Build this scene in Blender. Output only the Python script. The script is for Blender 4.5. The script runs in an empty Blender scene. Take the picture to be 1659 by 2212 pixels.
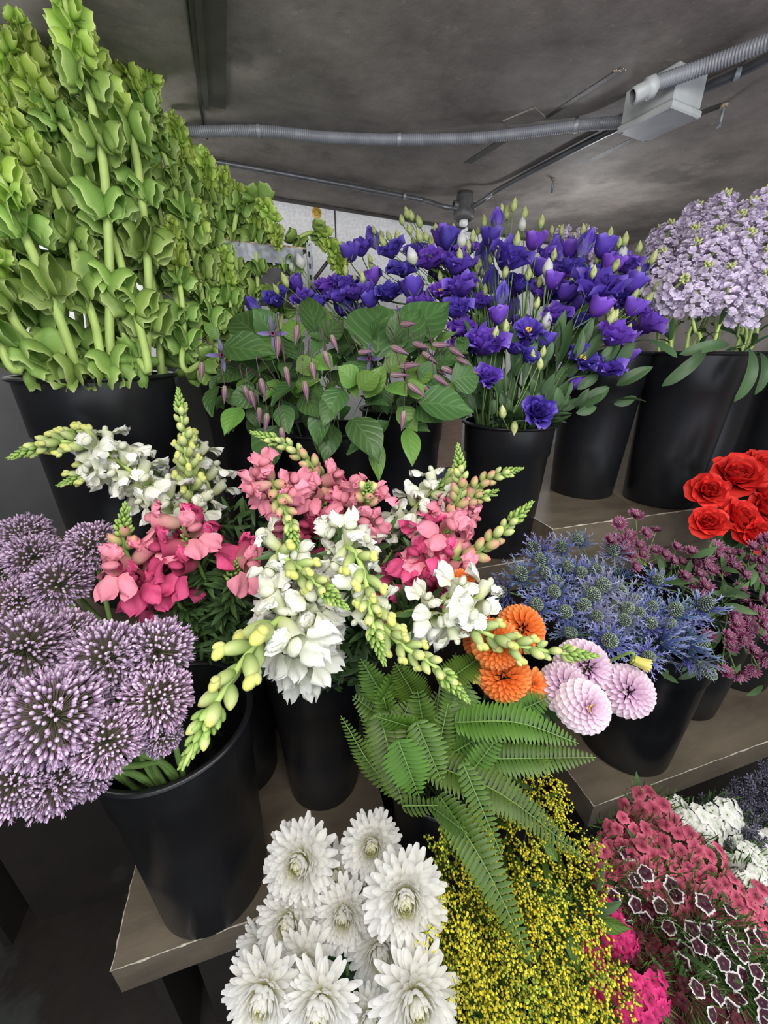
import bpy, math, random
import numpy as np
from mathutils import Matrix, Vector, Quaternion
random.seed(7); RS = np.random.RandomState(7)
R = math.radians
C = bpy.context.scene.collection
D = bpy.data
# ------------------------------------------------------------------ camera
F_PX, CX, CY = 852.0, 829.5, 1106.0
PITCH, YAW = R(22.3), R(16.6)
EYE = np.array([0.0, 0.0, 1.66])
_fh = np.array([math.sin(YAW), math.cos(YAW), 0.0])
_r = np.array([math.cos(YAW), -math.sin(YAW), 0.0])
_fw = _fh * math.cos(PITCH) - np.array([0, 0, math.sin(PITCH)])
_up = np.cross(_r, _fw)
cam_d = D.cameras.new('camera'); cam = D.objects.new('camera', cam_d); C.objects.link(cam)
cam_d.sensor_fit = 'HORIZONTAL'; cam_d.sensor_width = 36.0
cam_d.lens = 36.0 * F_PX / 1659.0
cam_d.clip_start = 0.02; cam_d.clip_end = 50
cam.location = EYE; cam.rotation_euler = (R(90) - PITCH, 0, -YAW)
S = bpy.context.scene; S.camera = cam
S.view_settings.view_transform = 'Standard'; S.view_settings.look = 'None'
S.view_settings.gamma = 1.0; S.view_settings.exposure = 0.75
try: S.view_settings.use_curve_mapping = False
except Exception: pass
def W(x, y, k):            # the point k metres deep behind photograph pixel x, y
    return EYE + (_fw * F_PX + _r * (x - CX) + _up * (CY - y)) / F_PX * k
def Zp(x, y, z):
    d = _fw * F_PX + _r * (x - CX) + _up * (CY - y); return EYE + d * ((z - EYE[2]) / d[2])
# ------------------------------------------------------------------ light
wd = D.worlds.new('world'); S.world = wd; wd.use_nodes = True
wd.node_tree.nodes['Background'].inputs[0].default_value = (0.75, 0.80, 0.88, 1)
wd.node_tree.nodes['Background'].inputs[1].default_value = 0.85
def area(name, loc, target, sx, sy, power, col):
    l = D.lights.new(name, 'AREA'); l.shape = 'RECTANGLE'; l.size = sx; l.size_y = sy
    l.energy = power; l.color = col
    o = D.objects.new(name, l); C.objects.link(o); o.location = loc
    o.rotation_euler = (Vector(target) - Vector(loc)).to_track_quat('-Z', 'Y').to_euler()
    return o
def bulb(name, loc, power, rad=0.06, col=(1, .96, .9)):  # point light, used only for added unseen fills
    l = D.lights.new(name, 'POINT'); l.energy = power; l.shadow_soft_size = rad; l.color = col
    o = D.objects.new(name, l); C.objects.link(o); o.location = loc; return o
area('shop_light', (0.15, -0.15, 2.14), (0.45, 1.0, 1.2), 1.3, 0.5, 15, (1, .965, .92))
bulb('left_fill', (-0.45, -0.35, 1.98), 6.5, 0.12, (1, .98, .94))  # added fill behind the camera, lifts the ceiling
bulb('right_fill', (1.25, -0.25, 1.95), 12, 0.12, (.97, .98, 1))  # added fill behind the camera, brightens ceiling and lilac stock
bulb('side_fill', (-1.0, 0.75, 2.02), 4.5, 0.09, (1, .98, .93))  # unseen fill added beyond the left edge of view
bulb('back_fill', (-0.48, 1.52, 1.98), 3.0, 0.07, (1, .98, .95))  # fill added behind the bells to brighten wall and far ceiling
bulb('far_fill', (1.34, 1.62, 1.90), 3.0, 0.06, (.97, .98, 1))  # unseen fill added behind the lisianthus for the far ceiling
# ------------------------------------------------------------------ material kit
def node(nt, t, **kw):
    n = nt.nodes.new(t)
    for k, v in kw.items(): setattr(n, k, v)
    return n
def mth(nt, op, a, b=None, clamp=False):
    n = node(nt, 'ShaderNodeMath', operation=op, use_clamp=clamp)
    for i, v in enumerate((a, b)):
        if v is None: continue
        if isinstance(v, (int, float)): n.inputs[i].default_value = v
        else: nt.links.new(v, n.inputs[i])
    return n.outputs[0]
def lin(c):                # photograph colour 0..255 -> linear
    return tuple(((v / 255) / 12.92 if v / 255 <= .04045 else ((v / 255 + .055) / 1.055) ** 2.4) for v in c)
def ramp(nt, fac, stops, interp='LINEAR'):
    r = node(nt, 'ShaderNodeValToRGB'); e = r.color_ramp.elements; r.color_ramp.interpolation = interp
    while len(e) > 1: e.remove(e[-1])
    e[0].position = stops[0][0]; e[0].color = lin(stops[0][1]) + (1,)
    for p, c in stops[1:]:
        x = e.new(p); x.color = lin(c) + (1,)
    nt.links.new(fac, r.inputs[0]); return r.outputs[0]
def fmat(name, stops, rough=.5, transl=.25, rand=.25, prand=.3, vein=0, nscale=60, namt=.12, spec=.3, hue=.0, bump=0.0):
    """plant tissue: colour runs along 'uvp'.x (base to tip), each petal and each object differs a little"""
    m = D.materials.new(name); m.use_nodes = True; nt = m.node_tree; L = nt.links
    b = nt.nodes['Principled BSDF']; out = nt.nodes['Material Output']
    at = node(nt, 'ShaderNodeAttribute', attribute_name='uvp'); sp = node(nt, 'ShaderNodeSeparateXYZ'); L.new(at.outputs['Vector'], sp.inputs[0])
    oi = node(nt, 'ShaderNodeObjectInfo'); tc = node(nt, 'ShaderNodeTexCoord')
    nz = node(nt, 'ShaderNodeTexNoise'); nz.inputs['Scale'].default_value = nscale; nz.inputs['Detail'].default_value = 3
    L.new(tc.outputs['Object'], nz.inputs['Vector'])
    col = ramp(nt, sp.outputs[0], stops)
    v = mth(nt, 'MULTIPLY_ADD', oi.outputs['Random'], rand); v.node.inputs[2].default_value = 1 - rand / 2
    p = mth(nt, 'MULTIPLY_ADD', sp.outputs[2], prand); p.node.inputs[2].default_value = -prand / 2
    q = mth(nt, 'MULTIPLY_ADD', nz.outputs[0], namt * 2); q.node.inputs[2].default_value = -namt
    val = mth(nt, 'ADD', mth(nt, 'ADD', v, p), q)
    hs = node(nt, 'ShaderNodeHueSaturation'); L.new(col, hs.inputs['Color']); L.new(val, hs.inputs['Value'])
    if hue:
        h = mth(nt, 'MULTIPLY_ADD', oi.outputs['Random'], hue); h.node.inputs[2].default_value = .5 - hue / 2
        L.new(h, hs.inputs['Hue'])
    c = hs.outputs[0]; hb = nz.outputs[0]
    if vein:
        a = mth(nt, 'ABSOLUTE', sp.outputs[1])
        w = mth(nt, 'MULTIPLY', mth(nt, 'SUBTRACT', mth(nt, 'MULTIPLY', sp.outputs[0], vein), mth(nt, 'MULTIPLY', a, vein * .35)), 6.283)
        s = mth(nt, 'POWER', mth(nt, 'ABSOLUTE', mth(nt, 'COSINE', mth(nt, 'MULTIPLY', w, .5))), 9)
        mid = mth(nt, 'LESS_THAN', a, .05)
        k = mth(nt, 'MAXIMUM', s, mid)
        mx = node(nt, 'ShaderNodeMixRGB'); L.new(mth(nt, 'MULTIPLY', k, .14), mx.inputs[0]); L.new(c, mx.inputs[1])
        mx.inputs[2].default_value = lin((140, 172, 108)) + (1,); c = mx.outputs[0]
        hb = mth(nt, 'SUBTRACT', 1.0, k); bump = max(bump, .35)
    if bump:
        bn = node(nt, 'ShaderNodeBump'); bn.inputs['Strength'].default_value = bump; bn.inputs['Distance'].default_value = .002
        L.new(hb, bn.inputs['Height']); L.new(bn.outputs[0], b.inputs['Normal'])
    L.new(c, b.inputs['Base Color']); b.inputs['Roughness'].default_value = rough
    b.inputs['Specular IOR Level'].default_value = spec
    if transl > 0:
        t = node(nt, 'ShaderNodeBsdfTranslucent'); L.new(c, t.inputs[0])
        ms = node(nt, 'ShaderNodeMixShader'); ms.inputs[0].default_value = transl
        L.new(b.outputs[0], ms.inputs[1]); L.new(t.outputs[0], ms.inputs[2]); L.new(ms.outputs[0], out.inputs[0])
    return m
def smat(name, c1, c2, scale=4, rough=.6, metal=0, bump=.1, bdist=.003, detail=6, lo=.35, hi=.65, spots=None, rvar=.15, stretch=None):
    """hard surface: two colours mixed by noise, with optional light or dark spots of wear"""
    m = D.materials.new(name); m.use_nodes = True; nt = m.node_tree; L = nt.links; b = nt.nodes['Principled BSDF']
    tc = node(nt, 'ShaderNodeTexCoord'); src = tc.outputs['Object']
    if stretch:
        mp = node(nt, 'ShaderNodeMapping'); mp.inputs['Scale'].default_value = stretch; L.new(src, mp.inputs[0]); src = mp.outputs[0]
    nz = node(nt, 'ShaderNodeTexNoise'); nz.inputs['Scale'].default_value = scale; nz.inputs['Detail'].default_value = detail; nz.inputs['Roughness'].default_value = .62
    L.new(src, nz.inputs['Vector'])
    c = ramp(nt, nz.outputs[0], [(lo, c1), (hi, c2)])
    if spots:
        for sc, thr, colr, amt in spots:
            n2 = node(nt, 'ShaderNodeTexNoise'); n2.inputs['Scale'].default_value = sc; n2.inputs['Detail'].default_value = 8; n2.inputs['Roughness'].default_value = .6
            L.new(tc.outputs['Object'], n2.inputs['Vector'])
            k = mth(nt, 'MULTIPLY', mth(nt, 'MULTIPLY', mth(nt, 'SUBTRACT', n2.outputs[0], thr), 14, ), amt, True)
            k = mth(nt, 'MINIMUM', k, amt)
            mx = node(nt, 'ShaderNodeMixRGB'); L.new(k, mx.inputs[0]); L.new(c, mx.inputs[1]); mx.inputs[2].default_value = lin(colr) + (1,); c = mx.outputs[0]
    L.new(c, b.inputs['Base Color']); b.inputs['Metallic'].default_value = metal
    n3 = node(nt, 'ShaderNodeTexNoise'); n3.inputs['Scale'].default_value = scale * 5; n3.inputs['Detail'].default_value = 5; L.new(src, n3.inputs['Vector'])
    rr = mth(nt, 'MULTIPLY_ADD', n3.outputs[0], rvar); rr.node.inputs[2].default_value = rough - rvar / 2; L.new(rr, b.inputs['Roughness'])
    if bump:
        bn = node(nt, 'ShaderNodeBump'); bn.inputs['Strength'].default_value = bump; bn.inputs['Distance'].default_value = bdist
        L.new(n3.outputs[0], bn.inputs['Height']); L.new(bn.outputs[0], b.inputs['Normal'])
    return m
# ------------------------------------------------------------------ mesh kit: a piece is (V, F quads, T attribute)
def grid(P, T=None, wrap=False):
    n, m = P.shape[:2]; V = P.reshape(-1, 3)
    j = np.arange(m if wrap else m - 1); i = np.arange(n - 1)
    I, J = np.meshgrid(i, j, indexing='ij'); K = (J + 1) % m
    Fq = np.stack([I * m + J, I * m + K, (I + 1) * m + K, (I + 1) * m + J], -1).reshape(-1, 4)
    if T is None:
        T = np.zeros((n, m, 3)); T[..., 0] = np.linspace(0, 1, n)[:, None]; T[..., 1] = np.linspace(-1, 1, m)[None]
    return V, Fq, T.reshape(-1, 3)
def join(ps):
    V = []; Fq = []; T = []; o = 0
    for v, f, t in ps:
        V.append(v); Fq.append(f + o); T.append(t); o += len(v)
    return np.concatenate(V), np.concatenate(Fq), np.concatenate(T)
def rot(axis, a):
    return np.array(Matrix.Rotation(a, 3, axis))
def xf(p, M=None, t=None, s=1.0, rnd=None, tr=None):
    v, f, T = p
    v = v * s
    if M is not None: v = v @ np.asarray(M).T
    if t is not None: v = v + np.asarray(t)
    if rnd is not None or tr is not None:
        T = T.copy()
        if rnd is not None: T[:, 2] = rnd
        if tr is not None: T[:, 0] = tr[0] + (tr[1] - tr[0]) * T[:, 0]
    return v, f, T
def frame(d, roll=0.0, hint=(0, 0, 1)):
    """3x3 with z along d"""
    d = np.asarray(d, float); d = d / (np.linalg.norm(d) + 1e-9); h = np.asarray(hint, float)
    if abs(d @ h) > .97 * np.linalg.norm(h): h = np.array([0, 1.0, 0.02])
    x = np.cross(h, d); x /= np.linalg.norm(x); y = np.cross(d, x)
    c, s = math.cos(roll), math.sin(roll)
    return np.stack([x * c + y * s, -x * s + y * c, d], 1)
def petal(Ln, Wd, nu=5, nv=4, lift=0., bend=0., cup=0., ruf=0., rp=0., p=1., q=.7, fold=0., rn=5.0, base=.12, tipw=.04, bend2=0.):
    u = np.linspace(0, 1, nu + 1); v = np.linspace(-1, 1, nv + 1)
    w = Wd / 2 * np.maximum(np.sin(np.pi * u ** p) ** q, 0); w = np.maximum(w, Wd / 2 * (base * (1 - u) + tipw * u))
    th = lift + bend * u + bend2 * u * u
    dy = np.cos(th) * Ln / nu; dz = np.sin(th) * Ln / nu
    y = np.concatenate([[0], np.cumsum((dy[1:] + dy[:-1]) / 2)]); z = np.concatenate([[0], np.cumsum((dz[1:] + dz[:-1]) / 2)])
    ww = w[:, None]; vv = v[None]
    off = cup * vv ** 2 * ww + fold * np.abs(vv) * ww + ruf * Wd * u[:, None] * np.sin(rp + rn * vv + 4 * u[:, None]) * np.abs(vv) ** .5
    X = vv * ww * (1 - .25 * min(abs(cup), 1.2) * vv ** 2)
    Y = y[:, None] - np.sin(th)[:, None] * off; Z = z[:, None] + np.cos(th)[:, None] * off
    return grid(np.stack([X + 0 * Y, Y, Z], -1))
def ell(rx, ry, rz, nu=6, nv=6, t0=0., t1=1., z0=0.):
    a = np.linspace(-.5, .5, nu + 1) * np.pi * .985; b = np.linspace(0, 2 * np.pi, nv, endpoint=False)
    A, B = np.meshgrid(a, b, indexing='ij')
    P = np.stack([rx * np.cos(A) * np.cos(B), ry * np.cos(A) * np.sin(B), rz * np.sin(A) + z0], -1)
    T = np.zeros(P.shape); T[..., 0] = (t0 + (t1 - t0) * (np.sin(A) * .5 + .5))
    return grid(P, T, True)
CUBE = None
def ball(r, c=(0, 0, 0), t=.5, rnd=.5):
    k = r * .62; V = np.array([[x, y, z] for x in (-1, 1) for y in (-1, 1) for z in (-1, 1)], float) * k + np.asarray(c)
    Fq = np.array([[0, 1, 3, 2], [4, 6, 7, 5], [0, 4, 5, 1], [2, 3, 7, 6], [0, 2, 6, 4], [1, 5, 7, 3]])
    return V, Fq, np.tile([t, 0, rnd], (8, 1)).astype(float)
def box(a, b):
    a = np.minimum(a, b) if False else np.asarray(a, float); b = np.asarray(b, float)
    V = np.array([[(a, b)[i][0], (a, b)[j][1], (a, b)[k][2]] for i in (0, 1) for j in (0, 1) for k in (0, 1)])
    Fq = np.array([[0, 1, 3, 2], [4, 6, 7, 5], [0, 4, 5, 1], [2, 3, 7, 6], [0, 2, 6, 4], [1, 5, 7, 3]])
    return V, Fq, np.tile([.5, 0, .5], (8, 1)).astype(float)
def crv(pts, n=8):
    """Catmull-Rom through points"""
    P = [np.asarray(p, float) for p in pts]
    if len(P) == 2: return np.array([P[0] + (P[1] - P[0]) * t for t in np.linspace(0, 1, n + 1)])
    P = [2 * P[0] - P[1]] + P + [2 * P[-1] - P[-2]]; o = []
    for i in range(1, len(P) - 2):
        for t in np.linspace(0, 1, n, endpoint=False):
            a, b, c, d = P[i - 1:i + 3]
            o.append(.5 * ((2 * b) + (-a + c) * t + (2 * a - 5 * b + 4 * c - d) * t * t + (-a + 3 * b - 3 * c + d) * t ** 3))
    o.append(P[-2]); return np.array(o)
def tube(pts, r, n=6, cap=True):
    P = np.asarray(pts, float); m = len(P); r = np.broadcast_to(np.asarray(r, float), (m,)).copy()
    if not np.isscalar(r) and cap:
        P = np.vstack([P[:1], P, P[-1:]]); r = np.concatenate([[r[0] * .02], r, [r[-1] * .02]]); m += 2
    tg = np.gradient(P, axis=0)
    if cap: tg[0] = tg[1] = P[2] - P[1]; tg[-1] = tg[-2] = P[-2] - P[-3]
    tg /= np.linalg.norm(tg, axis=1)[:, None] + 1e-9
    x = np.cross(tg[0], [0.13, .97, .2]); x /= np.linalg.norm(x); a = np.linspace(0, 2 * np.pi, n, endpoint=False); rings = []
    for i in range(m):
        x = x - tg[i] * (x @ tg[i]); x /= np.linalg.norm(x) + 1e-9; y = np.cross(tg[i], x)
        rings.append(P[i] + r[i] * (np.cos(a)[:, None] * x + np.sin(a)[:, None] * y))
    return grid(np.array(rings), None, True)
def lathe(prof, n=40):
    a = np.linspace(0, 2 * np.pi, n, endpoint=False); pr = np.asarray(prof, float)
    P = np.stack([pr[:, :1] * np.cos(a), pr[:, :1] * np.sin(a), np.repeat(pr[:, 1:2], n, 1)], -1)
    return grid(P, None, True)
def mesh(name, groups, smooth=True):
    """groups: list of (piece, material)"""
    V, Fq, T = join([g[0] for g in groups]); mi = np.concatenate([np.full(len(g[0][1]), i) for i, g in enumerate(groups)])
    me = D.meshes.new(name); nv, nf = len(V), len(Fq)
    me.vertices.add(nv); me.vertices.foreach_set('co', V.astype(np.float32).ravel())
    me.loops.add(nf * 4); me.loops.foreach_set('vertex_index', Fq.astype(np.int32).ravel())
    me.polygons.add(nf); me.polygons.foreach_set('loop_start', np.arange(0, nf * 4, 4, dtype=np.int32))
    me.polygons.foreach_set('material_index', mi.astype(np.int32))
    me.polygons.foreach_set('use_smooth', np.full(nf, smooth))
    me.update(calc_edges=True)
    a = me.attributes.new('uvp', 'FLOAT_VECTOR', 'POINT'); a.data.foreach_set('vector', T.astype(np.float32).ravel())
    for g in groups: me.materials.append(g[1])
    return me
def recalc(me):
    import bmesh
    b = bmesh.new(); b.from_mesh(me); bmesh.ops.recalc_face_normals(b, faces=b.faces); b.to_mesh(me); b.free()
def put(name, me, parent=None, loc=(0, 0, 0), M=None, s=1.0, label=None, cat=None, group=None, kind=None):
    """world placement; a child's transform is kept relative to its parent"""
    o = D.objects.new(name, me); C.objects.link(o)
    m = Matrix.Identity(4)
    if M is not None: m = Matrix([list(map(float, r)) for r in np.asarray(M)]).to_4x4()
    sv = (s, s, s) if np.isscalar(s) else s
    m = m @ Matrix.Diagonal((*map(float, sv), 1))
    m.translation = Vector([float(x) for x in loc])
    if parent is not None:
        o.parent = parent; pm = WM[parent.name]; m2 = pm.inverted() @ m; o.matrix_basis = m2
    else: o.matrix_basis = m
    WM[o.name] = m
    tag(o, label, cat, group, kind); return o
WM = {}
def tag(o, label=None, cat=None, group=None, kind=None):
    if label: o['label'] = label
    if cat: o['category'] = cat
    if group: o['group'] = group
    if kind: o['kind'] = kind
    return o
def thing(name, loc, label, cat, group=None):
    return put(name, None, None, loc, label=label, cat=cat, group=group)
def local(piece, loc):
    return piece[0] - np.asarray(loc), piece[1], piece[2]
def U(a, b): return random.uniform(a, b)
# ------------------------------------------------------------------ materials
M_ceil = smat('painted_metal_ceiling', (104, 98, 94), (150, 143, 137), 5.5, .68, .0, .5, .003, 12, .34, .68,
              [(3.1, .60, (70, 67, 64), .6), (60, .62, (176, 172, 166), .30), (2.0, .60, (94, 84, 74), .5)], .2)
M_wall = smat('white_embossed_panel', (226, 228, 233), (246, 247, 250), 110, .5, 0, .6, .003, 3, .4, .6)
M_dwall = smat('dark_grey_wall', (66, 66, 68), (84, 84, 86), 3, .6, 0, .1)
M_floor = smat('wet_dark_floor', (34, 29, 27), (44, 38, 35), 6, .55, 0, .3, .003, 8, .3, .7, [(2.6, .52, (64, 68, 64), .85)], .3)
M_step = smat('brown_painted_plywood', (92, 82, 70), (120, 110, 94), 5, .42, 0, .25, .002, 8, .3, .7,
              [(9, .70, (150, 142, 125), .35), (2.2, .60, (84, 68, 54), .6)], .2, (1, 3, 3))
M_under = smat('stained_board_in_shade', (34, 29, 26), (46, 39, 35), 4, .6, 0, .1, .002, 6, .3, .7, [(5, .62, (60, 58, 54), .5)])  # board brown darkened to carry the shade of the void under the steps
M_wear = smat('chipped_edge', (150, 140, 122), (222, 214, 198), 60, .8, 0, .3)
M_bucket = smat('black_plastic', (20, 21, 24), (29, 30, 34), 3, .33, 0, .06, .001, 5, .3, .7, [(26, .71, (90, 92, 96), .35)], .12)
M_inner = smat('black_plastic_inner', (12, 12, 14), (18, 18, 20), 5, .5, 0, .05)
M_water = smat('dark_water', (10, 13, 12), (14, 17, 15), 5, .06, 0, .02)
M_cond = smat('grey_conduit', (108, 111, 118), (126, 129, 136), 20, .42, 0, .05)
M_pipe = smat('dull_steel_pipe', (96, 98, 102), (120, 122, 126), 14, .38, .5, .08)
M_box = smat('grey_box_plastic', (150, 154, 156), (176, 180, 182), 6, .4, 0, .05)
M_iron = smat('dark_cast_metal', (84, 84, 86), (112, 112, 114), 22, .5, .3, .3)
M_zinc = smat('galvanised_steel', (104, 108, 114), (146, 150, 156), 30, .5, .3, .1, .002, 2, .4, .6, [(12, .62, (120, 80, 60), .5)])
M_bulb = smat('frosted_glass', (222, 224, 226), (238, 239, 240), 8, .25, 0, 0)
M_rust = smat('rusty_stain', (120, 96, 74), (196, 180, 158), 80, .85, 0, .6, .004)
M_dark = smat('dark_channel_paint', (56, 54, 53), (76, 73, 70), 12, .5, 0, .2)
M_cable = smat('black_cable', (26, 26, 27), (36, 36, 37), 20, .5, 0, 0)
M_gold = smat('gold_sticker', (196, 158, 60), (214, 178, 84), 30, .45, .2, .1)
M_brown = smat('brown_print', (120, 92, 40), (130, 100, 46), 30, .6, 0, 0)
M_board = smat('pinkish_plywood', (168, 142, 124), (190, 164, 144), 12, .6, 0, .1, .002, 6, .3, .7, None, .1, (1, 8, 8))
M_blue = smat('blue_grey_film', (104, 120, 146), (124, 138, 160), 8, .3, 0, .1)
M_black = smat('black_crate_plastic', (18, 18, 19), (26, 26, 27), 8, .5, 0, .1)
# ------------------------------------------------------------------ setting
def struct(name, piece, m, smooth=False):
    me = mesh(name, [(piece, m)], smooth); recalc(me); return put(name, me, kind='structure')
struct('floor', box((-2.2, -1.2, -.05), (2.6, 3.2, 0)), M_floor)
FOLD = 1.37
# ceiling: level sheet up to a shallow fold, then slightly lower towards the back wall
def slab(pts, th=.03):
    P = np.array(pts, float); n = len(P); V = np.vstack([P, P + [0, 0, th]])
    Fq = [[0, 1, 2, 3], [4, 7, 6, 5]] + [[i, i + 4, (i + 1) % 4 + 4, (i + 1) % 4] for i in range(4)]
    return V, np.array(Fq), np.tile([.5, 0, .5], (8, 1)).astype(float)
struct('ceiling', join([slab([(-1.4, -1.2, 2.235), (2.25, -1.2, 2.235), (2.25, FOLD, 2.225), (-1.4, FOLD, 2.225)]),
                        slab([(-1.4, FOLD, 2.225), (2.25, FOLD, 2.225), (2.25, 2.45, 2.222), (-1.4, 2.45, 2.222)])]), M_ceil)
# back wall turned about 11 degrees against the display steps
wa = Zp(590, 428, 2.22)[:2]; wb = Zp(1000, 495, 2.22)[:2]; wdir = (wb - wa) / np.linalg.norm(wb - wa); wn = np.array([-wdir[1], wdir[0]])
def onwall(s, off, z): p = wa + wdir * s + wn * off; return np.array([p[0], p[1], z])
def wallbox(s0, s1, o0, o1, z0, z1):
    V = np.array([onwall(s, o, z) for s in (s0, s1) for o in (o0, o1) for z in (z0, z1)])
    b = box((0, 0, 0), (1, 1, 1)); return V, b[1], b[2]
struct('wall_back', wallbox(-1.5, 2.05, 0, .05, 0, 2.26), M_wall)
struct('trim_1', wallbox(.257, .263, -.002, .001, 0, 2.214), M_dark)          # panel seam
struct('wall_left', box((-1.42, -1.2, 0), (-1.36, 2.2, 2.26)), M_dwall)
struct('wall_right', box((2.12, -1.2, 0), (2.18, 2.6, 2.26)), M_ceil)
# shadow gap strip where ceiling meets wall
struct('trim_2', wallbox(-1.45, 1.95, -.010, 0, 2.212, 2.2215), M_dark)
# ---- display steps
def worn(a, b, w=.0025, n=60):
    t = np.linspace(0, 1, n + 1)[:, None]; P = np.asarray(a) * (1 - t) + np.asarray(b) * t
    P = P + (RS.rand(n + 1, 3) - .5) * [0.002, .0012, .0008]
    return tube(P, w * (.35 + .9 * RS.rand(n + 1) ** 2), 5)
def step(label, x0, x1, y0, y1, z, th, under):
    root = thing('display_step', (x0, y0, 0), label, 'display step', 'plywood display steps')
    me = mesh('top_board', [(box((0, 0, z - th), (x1 - x0, y1 - y0, z)), M_step)], False); recalc(me)
    put('top_board', me, root, (x0, y0, 0))
    me = mesh('worn_edge', [(join([worn((0, 0, z), (x1 - x0, 0, z)), worn((0, 0, z), (0, y1 - y0, z), .0018, 30)]), M_wear)])
    put('worn_edge', me, root, (x0, y0, 0), label='pale chipped paint along the edge')
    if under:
        me = mesh('support_panel', [(join([box((.10, .07, 0), (x1 - x0 - .03, .09, z - th)), box((.03, .03, 0), (.05, y1 - y0 - .02, z - th))]), M_under)], False); recalc(me)  # near-black panels stand in for the shaded void below the board
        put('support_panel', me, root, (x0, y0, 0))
    return root
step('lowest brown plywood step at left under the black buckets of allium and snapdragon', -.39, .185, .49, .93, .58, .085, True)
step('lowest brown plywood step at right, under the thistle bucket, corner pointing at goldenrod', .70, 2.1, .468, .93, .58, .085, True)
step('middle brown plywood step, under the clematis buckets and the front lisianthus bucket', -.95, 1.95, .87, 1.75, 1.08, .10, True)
step('upper brown plywood step, right, under the leaning row of tall black buckets', .735, 2.1, .82, 1.75, 1.20, .12, False)
# ------------------------------------------------------------------ buckets
def bucket(label, x, y, z, H, r, rb, water=.6, cat='bucket'):
    root = thing('flower_bucket', (x, y, z), label, cat, 'black plastic flower buckets')
    hb = H * .77; rw = rb + (r * .93 - rb) * .77
    prof = [(.001, 0), (rb - .006, 0), (rb, .006), (rb + (rw - rb) * .5, hb * .5), (rw, hb), (rw + .004, hb + .004), (r * .955, H - .006)]
    me = mesh('body', [(lathe(prof, 56), M_bucket), (lathe([(r * .95, H - .006), (rw - .002, hb), (rb - .006, .01), (.001, .01)], 40), M_inner)]); put('body', me, root, (x, y, z))
    a = np.linspace(0, 2 * np.pi, 10)[:-1]
    rp = [(r * .975 + .006 * math.cos(t), H - .003 + .005 * math.sin(t)) for t in np.linspace(0, 2 * np.pi, 11)]
    put('rim', mesh('rim', [(lathe(rp, 64), M_bucket)]), root, (x, y, z))
    if water:
        zz = H * water; rr = rb + (r * .93 - rb) * water - .003
        put('water', mesh('water', [(lathe([(.001, zz), (rr, zz)], 32), M_water)]), root, (x, y, z), label='dark still water')
    return dict(c=np.array([x, y, z]), H=H, r=r, rb=rb)
B1 = bucket('widest black bucket at far left, full of green bells of Ireland', -.345, 1.07, 1.08, .53, .158, .135)
B2 = bucket('black bucket right behind the widest one, mostly hidden, with bells of Ireland', -.03, 1.26, 1.08, .53, .14, .11)
B3 = bucket('black bucket under the left half of the clematis leaves', .16, 1.08, 1.08, .385, .13, .10)
B4 = bucket('black bucket under the right half of the clematis leaves', .405, 1.16, 1.08, .42, .13, .10)
B5 = bucket('black bucket of purple lisianthus standing on the middle step', .665, .985, 1.08, .395, .13, .10)
B6 = bucket('tall black bucket on the upper step behind the front lisianthus bucket', 1.045, 1.07, 1.2, .455, .13, .10)
B7 = bucket('tall black bucket under the lilac stock, with a red reflection on its side', 1.225, .925, 1.2, .455, .13, .10)
B8 = bucket('tall black bucket just right of and behind the lilac stock bucket', 1.475, 1.02, 1.2, .455, .13, .10)
B9 = bucket('tall black bucket cut by the right border of the photo', 1.735, .94, 1.2, .45, .13, .10)
BA = bucket('black bucket at lower left with allium stems standing in it', -.215, .595, .58, .48, .135, .11, .8)
BS = bucket('black bucket under the white snapdragon cluster beside the fern', .05, .74, .58, .44, .12, .09)
BS2 = bucket('black bucket half hidden behind the allium bucket, with pink snapdragons', -.16, .83, .58, .39, .11, .09)
BT = bucket('black bucket on the right low step holding blue thistles', .925, .60, .58, .42, .145, .12)
BX = bucket('black bucket behind the thistle bucket holding maroon astrantia', 1.235, .67, .58, .395, .13, .10)
BR = bucket('black bucket hidden below the red roses', 1.52, .70, .58, .395, .13, .10)
BD = bucket('black bucket of orange and pink dahlias behind the fern', .565, .66, .36, .50, .115, .095)
BF = bucket('low black bucket of fern between the two lowest steps', .305, .555, .36, .43, .125, .10)
BM = bucket('black bucket of white chrysanthemums at the bottom of the photo', .10, .36, 0, .46, .13, .10)
BG = bucket('black bucket of yellow goldenrod at the bottom of the photo', .40, .30, 0, .42, .14, .11)
BW = bucket('black bucket of pink and white sweet william at lower right', .97, .24, 0, .42, .14, .11)
BW2 = bucket('black bucket of dark eyed sweet william in the bottom right corner', .72, .05, 0, .42, .14, .11)
BL = bucket('black bucket of dried lavender at the right border', 1.30, .22, 0, .42, .14, .11)
# ---- crates that carry the two buckets in the gap
def crate(label, x0, x1, y0, y1, z):
    root = thing('crate', (x0, y0, 0), label, 'crate', 'black crates')
    w, d = x1 - x0, y1 - y0; t = .012
    ps = [box((0, 0, z - t), (w, d, z))]
    for zz in np.linspace(.02, z - .06, 5):
        ps += [box((0, 0, zz), (w, t, zz + .035)), box((0, d - t, zz), (w, d, zz + .035)), box((0, 0, zz), (t, d, zz + .035)), box((w - t, 0, zz), (w, d, zz + .035))]
    for x in (0, w - .03):
        for y in (0, d - .03): ps.append(box((x, y, 0), (x + .03, y + .03, z - t)))
    me = mesh('slatted_shell', [(join(ps), M_black)], False); recalc(me); put('slatted_shell', me, root, (x0, y0, 0))
crate('black slatted crate under the fern bucket', .195, .43, .43, .70, .36)
crate('black slatted crate under the dahlia bucket, behind the fern', .445, .69, .53, .80, .36)
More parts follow.
